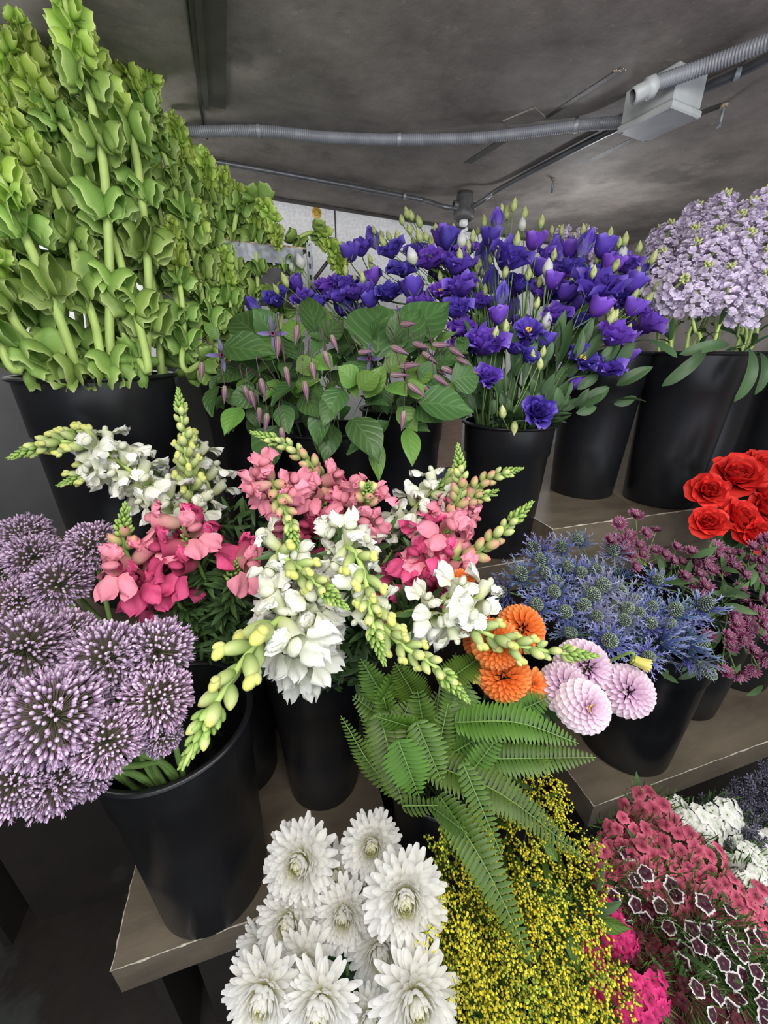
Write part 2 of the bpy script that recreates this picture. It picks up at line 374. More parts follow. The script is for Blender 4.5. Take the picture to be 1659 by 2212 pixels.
# ---- dark back board behind the left buckets and small boards in the gap
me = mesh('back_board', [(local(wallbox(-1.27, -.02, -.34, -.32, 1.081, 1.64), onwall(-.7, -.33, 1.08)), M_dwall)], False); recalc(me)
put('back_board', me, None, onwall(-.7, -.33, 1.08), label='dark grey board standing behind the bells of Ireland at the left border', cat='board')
pb = Zp(977, 945, 1.36)
me = mesh('wooden_board', [(box((-.16, 0, 0), (.16, .012, .30)), M_board)], False); recalc(me)
put('wooden_board', me, None, (.62, 1.48, 1.20), label='pinkish plywood board seen in the gap beside the front lisianthus bucket', cat='board')
me = mesh('blue_box', [(box((-.2, 0, 0), (.2, .08, .112)), M_blue)], False); recalc(me)
put('storage_box', me, None, (.52, 1.46, 1.081), label='blue grey box on the step below the pinkish board', cat='box')
# ---- galvanised shelving in front of the back wall
rk = Zp(600, 548, 1.92)
def rackpt(s, z, o=0.): p = rk[:2] + wdir * s - wn * o; return np.array([p[0], p[1], z])
def rackbox(s0, s1, o0, o1, z0, z1):
    V = np.array([rackpt(s, z, o) for s in (s0, s1) for o in (o0, o1) for z in (z0, z1)]); b = box((0, 0, 0), (1, 1, 1)); return V, b[1], b[2]
rloc = rackpt(0, 1.08)
rack = thing('shelving_rack', rloc, 'galvanised slotted steel shelving rack against the white wall behind the bells of Ireland', 'shelving rack')
def rp(name, pieces, m, lab=None):
    me = mesh(name, [(local(join(pieces), rloc), m)], False); recalc(me); put(name, me, rack, rloc, label=lab)
rp('shelf_beam', [rackbox(-.33, .075, 0, .003, 1.895, 1.938), rackbox(-.33, .075, -.012, 0, 1.936, 1.938)], M_zinc)
rp('shelf_board', [rackbox(-.33, .10, -.20, -.004, 1.938, 1.944)], M_rust, 'rusty brown shelf board edge')
rp('shelf_board', [rackbox(-.33, .07, -.20, -.012, 1.80, 1.885)], M_black, 'black block standing in for the dark gap below the beam')  # black block painted for the dark interior of the rack
for sx in (.085, -.34):
    rp('post', [rackbox(sx, sx + .005, .004, .007, 1.08, 1.955), rackbox(sx + .011, sx + .016, .004, .007, 1.08, 1.955), rackbox(sx + .016, sx + .018, -.03, .007, 1.08, 1.955)] +
       [rackbox(sx + .005, sx + .011, .004, .007, z - .008, z + .008) for z in np.arange(1.1, 1.96, .03)], M_zinc)
me = mesh('diagonal_brace', [(local(tube([rackpt(.105, 1.86), rackpt(.20, 1.965)], .005, 4), rloc), M_dark)]); put('diagonal_brace', me, rack, rloc)
rp('shelf_bracket', [rackbox(.20, .212, -.002, .002, 1.86, 1.97), rackbox(.10, .21, -.002, .002, 1.852, 1.862)], M_zinc)
# ---- gold sticker with a house outline
st = wa + wdir * 0; sp_ = None
d0 = _fw * F_PX + _r * (684 - CX) + _up * (CY - 460); n3 = np.array([wn[0], wn[1], 0.]); tt = ((np.array([wa[0], wa[1], 0]) - [EYE[0], EYE[1], 0]) @ n3) / (d0 @ n3)
sc = EYE + d0 * tt; sc = sc - n3 * .001
Mw = np.stack([[wdir[0], wdir[1], 0], [0, 0, 1.], -n3], 1)
rt = thing('round_sticker', sc, 'small round gold sticker with a house outline on the white wall', 'sticker')
put('disc', mesh('disc', [(lathe([(.0001, .0012), (.0195, .0012), (.021, 0)], 36), M_gold)]), rt, sc, Mw)
hp = [(-.010, -.010), (-.010, .001), (-.0145, .001), (0, .0135), (.0145, .001), (.010, .001), (.010, -.010), (-.010, -.010)]
put('house_outline', mesh('house_outline', [(join([tube([(a[0], a[1], .0016), (b[0], b[1], .0016)], .0008, 4) for a, b in zip(hp, hp[1:])] +
    [tube([(-.004, -.010, .0016), (-.004, -.003, .0016), (.004, -.003, .0016), (.004, -.010, .0016)], .0007, 4)]), M_brown)]), rt, sc, Mw)
# ---- things under the ceiling
CZ = 2.227
def cpt(x, y, dz=0.): return Zp(x, y, CZ - dz)
def run(name, label, cat, pts, r, m, ring=0, n=10):
    c = crv(pts, n); loc = c[0].copy()
    if ring:
        L = np.concatenate([[0], np.cumsum(np.linalg.norm(np.diff(c, axis=0), axis=1))]); q = np.arange(0, L[-1], ring / 4)
        c2 = np.stack([np.interp(q, L, c[:, i]) for i in range(3)], 1); rr = r * (1 + .055 * np.where((np.arange(len(q)) % 4) < 2, 1, -1)); p = tube(c2, rr, 14)
    else: p = tube(c, r, 12)
    return put(name, mesh(name, [(local(p, loc), m)]), None, loc, label=label, cat=cat)
run('corrugated_conduit', 'long grey corrugated conduit along the ceiling left of the junction box', 'conduit',
    [cpt(330, 288, .02), cpt(395, 286, .02), cpt(560, 283, .018), cpt(700, 296, .03), cpt(862, 301, .018), cpt(1040, 297, .024), cpt(1245, 272, .018), cpt(1372, 262, .04)], .0125, M_cond, .0055)
run('corrugated_conduit', 'thick grey corrugated conduit from junction box to right border', 'conduit',
    [cpt(1398, 190, .055), cpt(1425, 178, .045), cpt(1520, 144, .03), cpt(1659, 90, .03), cpt(1800, 20, .03)], .0135, M_cond, .0055)
run('steel_pipe', 'thin steel pipe along the ceiling from the far left to the lamp', 'pipe',
    [cpt(250, 322, .016), cpt(480, 352, .016), cpt(870, 424, .016), cpt(925, 436, .03), cpt(960, 447, .055), cpt(992, 452, .058)], .0085, M_pipe)
run('steel_pipe', 'thin steel pipe from the lamp to the junction box', 'pipe',
    [cpt(1015, 452, .058), cpt(1045, 432, .045), cpt(1085, 405, .018), cpt(1250, 318, .014), cpt(1400, 245, .014)], .0085, M_pipe)
run('steel_pipe', 'steel pipe behind the junction box running to the right border', 'pipe', [cpt(1490, 205, .014), cpt(1590, 160, .014), cpt(1760, 75, .014)], .0095, M_pipe)
run('ceiling_cable', 'black cable running down the ceiling at upper left', 'cable', [cpt(398, -40, .004), cpt(408, 40, .004), cpt(428, 190, .004), cpt(440, 275, .004), cpt(447, 300, .004)], .0028, M_cable)
for (x, y, lab) in [(560, 283, 'silver pipe clamp on the corrugated conduit, nearest the bells of Ireland'), (862, 301, 'silver pipe clamp in the middle of the corrugated conduit'), (1245, 272, 'silver pipe clamp on the corrugated conduit near the junction box'), (874, 424, 'small clamp on the thin pipe left of the lamp'), (1592, 160, 'small clamp on the pipe at upper right')]:
    c = cpt(x, y, .018); big = .0148 if y < 310 and x < 1300 else .011
    a = np.linspace(0, 2 * np.pi, 17)
    d = cpt(x + 20, y + (0 if x < 1000 else -4), .018) - c; d[2] = 0; d /= np.linalg.norm(d); sd = np.array([-d[1], d[0], 0])
    P = []
    for w_ in (-.005, .005): P.append(np.array([c + d * w_ + sd * big * math.cos(t) + np.array([0, 0, 1]) * big * math.sin(t) for t in a[:-1]]))
    P2 = np.array([P[0] * 1.0, P[1] * 1.0]); g1 = grid(P2, None, True)
    tb = tube([c + sd * big, c + sd * (big + .012) + np.array([0, 0, .012])], .004, 6)
    tb2 = tube([c + sd * (big + .01) + np.array([0, 0, .004]), c + sd * (big + .01) + np.array([0, 0, .020])], .003, 6)
    put('pipe_clamp', mesh('pipe_clamp', [(local(join([g1, tb, tb2]), c), M_zinc)]), None, c, label=lab, cat='clamp')
# junction box
bc = cpt(1428, 232, .045); ax = cpt(1659, 110) - cpt(1010, 440); ax[2] = 0; ax /= np.linalg.norm(ax); ay = np.array([-ax[1], ax[0], 0.])
Mb = np.stack([ax, ay, [0, 0, 1.]], 1)
jb = thing('junction_box', bc, 'pale grey electrical junction box on the ceiling at upper right', 'junction box')
def rbox(hx, hy, z0, z1, b=.004):
    P = []
    for z, k in ((z0, b), (z0 + b, 0), (z1 - b, 0), (z1, b)):
        P.append([(hx - k, -(hy - k) , z), (hx - k, hy - k, z), (-(hx - k), hy - k, z), (-(hx - k), -(hy - k), z)])
    g_ = grid(np.array(P, float), None, True); V, Fq, T = g_; n = len(V)
    Fq = np.vstack([Fq, [[0, 1, 2, 3], [n - 4, n - 1, n - 2, n - 3]]]); return V, Fq, T
jl = {}
for nm, pc in (('housing', rbox(.060, .050, -.020, .045)), ('lid', rbox(.064, .054, -.034, -.019, .003))):
    me = mesh(nm, [(pc, M_box)], False); recalc(me); jl[nm] = put(nm, me, jb, bc, Mb)
for sx in (-1, 1):
    for sy in (-1, 1):
        put('screw', mesh('screw', [(lathe([(.0001, -.0355), (.004, -.035), (.004, -.030)], 10), M_zinc)]), jl['lid'], bc + Mb @ [sx * .057, sy * .047, 0], Mb)
fit = cpt(1398, 192, .055); dv = cpt(1425, 178, .045) - fit; dv /= np.linalg.norm(dv)
put('conduit_fitting', mesh('conduit_fitting', [(xf(lathe([(.012, -.03), (.016, -.028), (.016, -.004), (.020, -.002), (.020, .012), (.015, .016), (.013, .02)], 8)), M_box)]), jb, fit, frame(dv))
# jar-less lamp holder with a spiral bulb
lc = cpt(1003, 452, .055)
lamp = thing('ceiling_lamp', lc, 'small industrial lamp holder with spiral bulb hanging above the lisianthus', 'lamp')
put('lamp_holder', mesh('lamp_holder', [(lathe([(.001, .05), (.030, .05), (.032, .04), (.032, .0), (.040, -.006), (.042, -.014), (.042, -.032), (.030, -.038), (.026, -.030), (.001, -.028)], 28), M_iron)]), lamp, lc)
for sg_ in (1, -1):
    put('collar', mesh('collar', [(lathe([(.012, -.004), (.015, 0), (.015, .018), (.010, .02)], 12), M_iron)]), lamp, lc + [sg_ * .028, 0, .01], frame((sg_, 0, 0)))
hx = [(.017 * math.cos(t), .017 * math.sin(t), -.062 - .0058 * t) for t in np.linspace(0, 5 * np.pi, 60)]
put('bulb_base', mesh('bulb_base', [(lathe([(.001, -.026), (.016, -.028), (.017, -.05), (.013, -.056), (.001, -.057)], 20), M_bulb)]), lamp, lc)
put('spiral_bulb', mesh('spiral_bulb', [(tube(hx, .0062, 8), M_bulb)]), lamp, lc, label='white spiral glass tube')
# bolts hanging from the ceiling
for (x, y, L_, lab) in [(1566, 222, .048, 'steel bolt hanging from the ceiling below the junction box, rusty nut'), (1196, 384, .045, 'smaller steel bolt hanging from the ceiling right of the lamp')]:
    c = cpt(x, y, 0); o = thing('hanging_bolt', c, lab, 'bolt')
    put('rod', mesh('rod', [(tube([(0, 0, .002), (0, 0, -L_)], [.0042, .0042], 8), M_zinc)]), o, c)
    put('nut', mesh('nut', [(lathe([(.001, -.010), (.008, -.010), (.0085, -.003), (.0001, -.002)], 6), M_rust)], False), o, c)
# flat channels and patches fixed to the ceiling
def strip(label, pts, w, th=.004, m=M_dark, cat='ceiling strip', name='ceiling_strip'):
    P = [np.asarray(p) for p in pts]; loc = P[0]; V = []
    for i, p in enumerate(P):
        t = P[min(i + 1, len(P) - 1)] - P[max(i - 1, 0)]; t[2] = 0; t /= np.linalg.norm(t); s_ = np.array([-t[1], t[0], 0]) * w / 2
        V.append([p - s_, p + s_, p + s_ + [0, 0, -th], p - s_ + [0, 0, -th]])
    g_ = grid(np.array(V), None, True); n = len(g_[0]); Fq = np.vstack([g_[1], [[0, 1, 2, 3], [n - 4, n - 3, n - 2, n - 1]]])
    me = mesh(name, [(local((g_[0], Fq, g_[2]), loc), m)], False); recalc(me)
    return put(name, me, None, loc, label=label, cat=cat)
strip('wide dark channel on the ceiling at upper left, beside the black cable', [cpt(444, -60), cpt(458, 222)], .062, .008)
strip('narrow raised strip along the dark ceiling channel at upper left', [cpt(422, -60), cpt(444, 222)], .012, .014)
strip('long dark strip on the ceiling between square patch and upper right', [cpt(1345, 147), cpt(1180, 252)], .014, .002)
strip('short dark strip on the ceiling left of the square patch', [cpt(1090, 300), cpt(1010, 350)], .028, .003)
strip('dark strip on the ceiling from junction box down to the small bolt', [cpt(1560, 226), cpt(1400, 285), cpt(1192, 386)], .026, .002)
strip('square metal patch on the ceiling above the corrugated conduit', [cpt(1098, 268), cpt(1168, 240)], .062, .004, M_ceil, 'ceiling patch', 'ceiling_patch')
for (x, y, r_, lab) in [(455, 224, .014, 'crumbling rust spot at the end of the dark ceiling channel'), (1338, 150, .012, 'rusty screw spot at the end of the long ceiling strip'), (1190, 325, .016, 'crumbling rust spot on the ceiling above the thin pipe'), (1003, 434, .018, 'rust around the top of the lamp holder')]:
    c = cpt(x, y, 0); ps = []
    for i in range(16):
        a = U(0, 6.3); q = r_ * U(0, 1.2); ps.append(xf(ell(U(.001, .0035), U(.001, .0035), U(.001, .0025), 3, 5), rot('Z', U(0, 3)), (q * math.cos(a), q * math.sin(a) * .6, -.001)))
    put('rust_spot', mesh('rust_spot', [(join(ps), M_rust)]), None, c, label=lab, cat='rust spot')
# =================================================================== PLANTS
M_stemg = fmat('green_stem', [(0, (96, 128, 62)), (1, (122, 152, 84))], .5, .05, .25, 0, 0, 90, .1)
M_stemd = fmat('dark_green_stem', [(0, (62, 88, 46)), (1, (84, 112, 62))], .5, .05, .25, 0, 0, 90, .1)
M_stemp = fmat('pale_green_stem', [(0, (150, 176, 96)), (1, (178, 200, 118))], .45, .08, .2, 0, 0, 120, .12)
M_bell = fmat('bells_calyx', [(0, (158, 182, 104)), (.3, (118, 152, 74)), (.8, (140, 172, 86)), (.94, (170, 196, 116)), (1, (202, 218, 152))], .5, .38, .25, .25, 0, 260, .10, .35, .02, .35)
M_belly = fmat('young_bells_calyx', [(0, (170, 194, 98)), (.6, (158, 190, 80)), (.9, (186, 210, 108)), (1, (214, 226, 150))], .5, .38, .2, .25, 0, 260, .10, .35, .02, .3)
M_leaf = fmat('clematis_leaf', [(0, (58, 90, 48)), (1, (78, 114, 62))], .42, .22, .35, .2, 6, 60, .10, .4, .02, .4)
M_leafl = fmat('young_leaf', [(0, (92, 132, 56)), (1, (116, 156, 74))], .42, .3, .3, .2, 6, 60, .10, .4, .02, .3)
M_leafg = fmat('blue_green_leaf', [(0, (62, 88, 56)), (1, (82, 112, 72))], .45, .2, .3, .2, 0, 60, .10, .35)
M_leafs = fmat('narrow_dark_leaf', [(0, (66, 94, 56)), (1, (92, 124, 74))], .45, .22, .4, .3, 0, 60, .12, .35)
M_fern = fmat('fern_leaf', [(0, (58, 88, 24)), (1, (82, 114, 38))], .45, .15, .5, .2, 0, 80, .12, .4, .03)
M_lis = fmat('purple_lisianthus_petal', [(0, (52, 26, 98)), (.4, (76, 46, 150)), (.85, (100, 72, 182)), (1, (140, 116, 214))], .55, .22, .35, .35, 0, 90, .08, .2, .035)
M_lisl = fmat('violet_bud_petal', [(0, (150, 148, 190)), (.3, (116, 100, 190)), (.8, (104, 82, 190)), (1, (132, 112, 212))], .5, .3, .25, .2, 0, 90, .08, .2, .02)
M_lbud = fmat('cream_bud', [(0, (140, 168, 92)), (.3, (198, 208, 140)), (1, (222, 226, 164))], .45, .3, .2, .15, 0, 120, .06)
M_lwht = fmat('white_bud', [(0, (176, 190, 150)), (.4, (226, 226, 224)), (1, (236, 236, 240))], .5, .3, .1, .1, 0, 120, .04)
M_sep = fmat('green_sepal', [(0, (92, 128, 60)), (.7, (118, 152, 76)), (1, (156, 182, 110))], .5, .2, .25, .2, 0, 120, .08)
M_yel = fmat('yellow_stamen', [(0, (220, 180, 50)), (1, (240, 206, 80))], .5, .1, .1, .1)
M_stock = fmat('lilac_petal', [(0, (224, 218, 226)), (.5, (220, 208, 234)), (1, (240, 230, 244))], .6, .35, .12, .3, 0, 160, .06, .2)
M_wht = fmat('white_snapdragon_petal', [(0, (200, 212, 140)), (.35, (220, 224, 198)), (1, (231, 231, 227))], .65, .2, .08, .22, 0, 110, .05, .15, 0, .5)
M_pnk = fmat('pink_snapdragon_petal', [(0, (218, 178, 158)), (.4, (222, 140, 154)), (1, (232, 146, 170))], .55, .22, .22, .35, 0, 110, .09, .2, 0, .5)
M_mag = fmat('deep_pink_snapdragon_petal', [(0, (206, 120, 130)), (.4, (196, 74, 116)), (1, (226, 92, 144))], .55, .22, .25, .4, 0, 110, .10, .2, 0, .5)
M_sbud = fmat('snapdragon_bud', [(0, (136, 164, 90)), (.5, (190, 206, 134)), (.75, (214, 222, 156)), (1, (220, 224, 120))], .5, .25, .2, .2, 0, 160, .06)
M_sbudp = fmat('pink_tipped_bud', [(0, (140, 164, 88)), (.55, (196, 190, 130)), (1, (222, 150, 140))], .5, .25, .2, .2, 0, 160, .06)
M_stip = fmat('green_spike_tip', [(0, (108, 144, 66)), (1, (158, 186, 100))], .5, .15, .2, .35, 0, 160, .08)
M_all = fmat('allium_floret', [(0, (158, 128, 152)), (.45, (176, 144, 180)), (1, (218, 200, 222))], .45, .2, .15, .55, 0, 100, .06, .4, .03)
M_ped = fmat('allium_pedicel', [(0, (120, 130, 84)), (1, (150, 130, 130))], .5, .1, .1, .2)
M_mum = fmat('white_chrysanthemum_petal', [(0, (186, 200, 84)), (.25, (222, 226, 130)), (.44, (242, 242, 206)), (.62, (246, 245, 240)), (1, (250, 250, 249))], .6, .42, .03, .06, 0, 200, .02, .15)
M_dor = fmat('orange_dahlia_petal', [(0, (214, 96, 44)), (.5, (236, 136, 66)), (1, (248, 180, 112))], .5, .25, .12, .15, 0, 160, .05, .25)
M_dpk = fmat('pale_pink_dahlia_petal', [(0, (204, 150, 200)), (.4, (230, 204, 224)), (1, (250, 238, 242))], .5, .28, .05, .12, 0, 160, .03, .2)
M_dye = fmat('pale_yellow_dahlia_bud', [(0, (190, 190, 90)), (1, (226, 214, 130))], .5, .25, .1, .1)
M_rose = fmat('red_rose_petal', [(0, (120, 12, 16)), (.5, (196, 30, 30)), (1, (228, 58, 50))], .6, .08, .12, .4, 0, 160, .05, .2)
M_ery = fmat('blue_thistle_bract', [(0, (48, 56, 98)), (.45, (72, 86, 146)), (1, (156, 166, 208))], .5, .15, .5, .4, 0, 120, .1, .3, .05)
M_eryg = fmat('grey_thistle_bract', [(0, (90, 104, 104)), (.5, (110, 116, 150)), (1, (160, 164, 190))], .5, .15, .3, .4, 0, 120, .1, .3, .04)
M_cone = fmat('thistle_cone', [(0, (34, 42, 54)), (.45, (64, 78, 84)), (1, (140, 156, 130))], .5, .0, .3, .4, 0, 160, .1, .35)
M_ast = fmat('maroon_astrantia', [(0, (74, 26, 50)), (.5, (112, 48, 80)), (1, (160, 108, 136))], .5, .2, .35, .35, 0, 120, .1, .25)
M_astp = fmat('astrantia_pins', [(0, (110, 50, 80)), (.7, (150, 96, 120)), (1, (226, 208, 214))], .5, .1, .1, .2)
M_sol = fmat('goldenrod_ball', [(0, (136, 160, 56)), (.4, (206, 206, 70)), (1, (255, 232, 66))], .55, .15, .2, .35)
M_solg = fmat('goldenrod_green', [(0, (64, 94, 38)), (1, (96, 128, 50))], .5, .25, .3, .2)
M_wpk = fmat('pink_sweet_william', [(0, (120, 40, 60)), (.4, (172, 72, 98)), (1, (212, 110, 132))], .6, .2, .2, .25, 0, 160, .06, .15)
M_wwh = fmat('white_sweet_william', [(0, (196, 206, 180)), (.5, (228, 230, 222)), (1, (240, 240, 236))], .6, .25, .08, .12)
M_wmg = fmat('magenta_sweet_william', [(0, (150, 20, 80)), (.5, (196, 34, 104)), (1, (224, 64, 132))], .6, .2, .15, .2)
M_wdk = fmat('white_rimmed_dark_petal', [(0, (150, 90, 110)), (.15, (52, 16, 32)), (.74, (64, 24, 42)), (.84, (206, 200, 200)), (1, (226, 222, 220))], .6, .15, .1, .1)
M_wrd = fmat('dark_maroon_petal', [(0, (60, 14, 26)), (1, (94, 22, 40))], .6, .15, .3, .3)
M_wgr = fmat('sweet_william_bract', [(0, (58, 84, 44)), (1, (96, 126, 66))], .55, .15, .3, .3)
M_lav = fmat('dried_lavender', [(0, (60, 62, 70)), (.5, (84, 82, 100)), (1, (120, 118, 138))], .7, .05, .35, .5, 0, 120, .1)
M_clb = fmat('striped_clematis_bud', [(0, (140, 128, 116)), (.35, (128, 96, 110)), (1, (112, 84, 104))], .45, .1, .2, .75, 0, 120, .06)
M_clf = fmat('violet_clematis_petal', [(0, (90, 80, 120)), (1, (120, 110, 160))], .5, .25, .2, .2)
GA = 2.39996
# ---------------------------------------------------------------- flower heads (local: axis +z, base at origin)
def spiral(n, fn):
    ps = []
    for i in range(n):
        f = i / (n - 1); ps.append(fn(i, f, i * GA))
    return join(ps)
def ring_piece(p, az, r=0., z=0., rnd=None, tr=None, sx=0.):
    M = rot('Z', az - math.pi / 2)
    return xf(p, M, (r * math.cos(az), r * math.sin(az), z), rnd=rnd if rnd is not None else random.random(), tr=tr)
def mum(R_=.058, n=300):
    def f(i, f_, az):
        L = R_ * (.20 + .74 * f_ ** .62) * U(.90, 1.08); lift = R(84) * (1 - f_) ** .62 - R(26) * f_ ** 3
        p = petal(L, R_ * (.10 + .15 * f_), 6, 3, lift + R(U(-7, 7)), R(34) * (1 - f_) + R(14) * f_, cup=.42, p=1.55, q=.38, base=.5, tipw=.42, bend2=R(26) * (1 - f_ * .5))
        return ring_piece(p, az + U(-.12, .12), R_ * .04 + R_ * .12 * f_, R_ * (.16 * (1 - f_)), tr=(f_ * .45, min(1, f_ * 1.3 + .16)))
    return spiral(n, f)
def mum_droop(R_=.058):     # a few big drooping outer petals
    ps = []
    for k in range(7):
        az = R(-115 + k * 9 + U(-4, 4)); p = petal(R_ * U(.6, .8), R_ * .2, 5, 2, R(-35), R(-35), cup=.5, p=1.3, q=.45, base=.5, tipw=.3)
        ps.append(ring_piece(p, az, R_ * .45, -.004, tr=(.5, 1)))
    return join(ps)
def dahlia(R_=.045, n=150, mx=115, openc=False):
    def f(i, f_, az):
        phi = R(mx) * f_ ** .62; c, s = math.cos(phi), math.sin(phi)
        L = R_ * (.42 + .12 * f_) if not openc else R_ * (.35 + .45 * f_)
        core = R_ * (.50 if not openc else .22 + .1 * f_)
        p = petal(L, R_ * (.20 + .20 * f_ if not openc else .26 + .26 * f_), 5, 4, math.pi / 2 - phi - R(8), R(-24 if not openc else -18), cup=.75 if not openc else .45, p=1.35, q=.5, base=.4, tipw=.12)
        return ring_piece(p, az, core * s, core * c, tr=(.1 + .25 * f_, .55 + .45 * f_))
    return spiral(n, f)
def rosy(R_=.04, n=26, ruf=.10, tall=1.0, openv=1.0, wf=1.25):
    """rose or lisianthus bloom"""
    def f(i, f_, az):
        L = R_ * (.75 + .45 * f_) * tall; lift = R(89) - R(52) * openv * f_ ** 1.3
        p = petal(L, R_ * (.55 + wf * .85 * f_ ** .7), 6, 6, lift, R(-34) * f_ * openv, cup=.95 - .55 * f_, ruf=ruf * (.4 + .8 * f_), rp=U(0, 6), p=1.45, q=.40, base=.35, tipw=.42, rn=4, bend2=R(-38) * f_ * openv)
        return ring_piece(p, az, R_ * (.04 + .16 * f_), R_ * .05 * (1 - f_), tr=(0.05 + .15 * f_, .6 + .4 * f_))
    return spiral(n, f)
def lisi(R_=.034, n=18, op=1.0, tall=1.0, ruf=.11):
    def f(i, f_, az):
        L = R_ * (.80 + .62 * f_) * tall; g = f_ * op
        p = petal(L, R_ * (.62 + .86 * f_), 8, 7, R(66 - 52 * f_ ** .8), R(62 + 78 * f_), cup=.95 - .30 * f_, ruf=ruf * (.4 + f_), rp=U(0, 6), p=1.15, q=.40, base=.3, tipw=.5, rn=4.5, bend2=R(-44 - 84 * g - 22 * f_))
        return ring_piece(p, az, R_ * (.02 + .08 * f_), R_ * .04 * (1 - f_), tr=(.02 + .2 * f_, .55 + .45 * f_))
    return spiral(n, f)
def sepals(n, L, Wd, lift, bend=0., cup=.3, z=0., r=.002):
    return join([ring_piece(petal(L, Wd, 4, 2, R(lift + U(-6, 6)), R(bend), cup=cup, p=.8, q=.8, base=.5, tipw=.06), k * 2 * math.pi / n + U(-.1, .1), r, z) for k in range(n)])
def stamens(n, h, r):
    return join([tube([(0, 0, 0), (r * .6 * math.cos(k * GA), r * .6 * math.sin(k * GA), h * .6), (r * math.cos(k * GA), r * math.sin(k * GA), h)], [.0006, .0008, .0018], 4) for k in range(n)])
def bud_shape(L, r, twist=2.0, n=6, m=8, pt=.8):
    u = np.linspace(0, 1, 9); a = np.linspace(0, 2 * np.pi, m * 2, endpoint=False)
    w = r * np.maximum(np.sin(np.pi * (u * .93 + .05) ** pt), .05)
    P = np.array([[(w[i] * (1 + .10 * math.cos(5 * (t + twist * u[i]))) * math.cos(t), w[i] * (1 + .10 * math.cos(5 * (t + twist * u[i]))) * math.sin(t), L * u[i]) for t in a] for i in range(9)])
    return grid(P, None, True)
def allium(R_=.055, n=460):
    fl = []; pd = []
    for i in range(n):
        z = 1 - 1.75 * (i + .5) / n; s = math.sqrt(max(0, 1 - z * z)); az = i * GA
        d = np.array([s * math.cos(az), s * math.sin(az), z]) + RS.normal(0, .05, 3); d /= np.linalg.norm(d)
        rr = R_ * U(.60, 1.0) ** .6; Mx = frame(d, U(0, 6)); e = ell(.0026, .0026, .0048, 4, 5)
        if random.random() < .18:
            e = join([ring_piece(petal(.009, .0022, 2, 1, R(U(45, 75)), 0, p=.8, base=.5), k * 1.05, .0005) for k in range(6)] + [e])
        fl.append(xf(e, Mx, d * rr, rnd=random.random())); pd.append(tube([d * .004, d * (rr - .003)], .00055, 3, False))
    return join(fl), join(pd)
def cone_thistle(L=.040, r=.0115, n=170):
    ps = [ell(r * .88, r * .88, L * .5, 8, 10, .0, .1, L * .5)]
    for i in range(n):
        f_ = (i + .5) / n; zz = L * f_; q = r * math.sqrt(max(.03, 1 - (2 * f_ - 1) ** 2)) ; az = i * GA
        ps.append(ball(.0017, (q * math.cos(az), q * math.sin(az), zz), .55 + .45 * random.random(), random.random()))
    return join(ps)
def bracts(n=16, L=.05, lift0=15, lift1=55):
    ps = []
    for i in range(n):
        az = i * 2 * math.pi / n + U(-.15, .15); Lx = L * U(.7, 1.1); lf = R(U(lift0, lift1)); b_ = R(U(-10, 25)); q = [petal(Lx, .0042, 6, 2, lf, b_, cup=.4, p=.55, q=.7, base=.7, tipw=.03)]
        for k in range(7):
            t = .15 + .11 * k; sg = 1 if k % 2 else -1; c = np.array([0, Lx * t * math.cos(lf + b_ * t * .5), Lx * t * math.sin(lf + b_ * t * .5)])
            q.append(xf(petal(Lx * .26 * (1 - .4 * t), .0016, 2, 1, lf + R(12), 0, p=.5, base=.9, tipw=.05), rot('Z', -sg * R(42)), c, tr=(t, 1)))
        ps.append(ring_piece(join(q), az, .003, 0))
    return join(ps)
def astrantia():
    a = join([ring_piece(petal(.0165 * U(.85, 1.1), .0055, 4, 2, R(U(12, 34)), R(8), cup=.25, p=.8, q=.7, base=.5, tipw=.05), k * 2 * math.pi / 15, .001, 0) for k in range(15)] +
             [ring_piece(petal(.013, .0045, 3, 2, R(50), 0, cup=.3, p=.8, base=.5), k * 2 * math.pi / 12 + .2, .001, .0005) for k in range(12)])
    b = join([tube([(0, 0, .001), (.0065 * math.sqrt(k / 26) * math.cos(k * GA), .0065 * math.sqrt(k / 26) * math.sin(k * GA), .0095 - .004 * k / 26)], [.0004, .0010], 3) for k in range(26)])
    return a, b
def dianthus(R_=.012):
    ps = []
    for k in range(5):
        az = k * 1.2566; u = np.linspace(0, 1, 5); v = np.linspace(-1, 1, 7)
        w = R_ * .80 * u ** .8 + .0006; P = np.zeros((5, 7, 3))
        for i in range(5):
            for j in range(7):
                rr = R_ * u[i] * (1 - .10 * v[j] ** 2) + (R_ * .07 * ((j % 2) * 2 - 1) if i == 4 else 0)
                P[i, j] = (v[j] * w[i], rr, .0012 * math.sin(3 * v[j] + k) * u[i] + R_ * .35 * u[i] * (1 - u[i]) * 2)
        ps.append(ring_piece(grid(P), az, .0006, 0))
    return join(ps)
def cluster(fl, n=26, Rd=.038, flat=.55, s0=.85):
    ps = []
    for i in range(n):
        q = math.sqrt((i + .5) / n); az = i * GA; d = np.array([q * math.cos(az) * .8, q * math.sin(az) * .8, 1.05 - .55 * q * q]) + RS.normal(0, .07, 3)
        c = np.array([Rd * q * math.cos(az), Rd * q * math.sin(az), Rd * flat * (1 - q * q)]) + RS.normal(0, .0022, 3)
        ps.append(xf(fl, frame(d, U(0, 6)), c, s0 * U(.85, 1.15), rnd=random.random()))
    return join(ps)
def needles(n=60, Rd=.036, L=.02, z=-.012):
    ps = []
    for i in range(n):
        q = math.sqrt((i + .5) / n); az = i * GA
        d = np.array([q * math.cos(az), q * math.sin(az), U(.3, 1.1)]); c = np.array([Rd * q * math.cos(az), Rd * q * math.sin(az), z + .010 * (1 - q * q)])
        ps.append(xf(petal(L * U(.7, 1.3), .0022, 3, 1, R(90), R(U(-25, 25)), p=.6, base=.8), frame(d, U(0, 6)) @ rot('X', 0), c, rnd=random.random()))
    return join(ps)
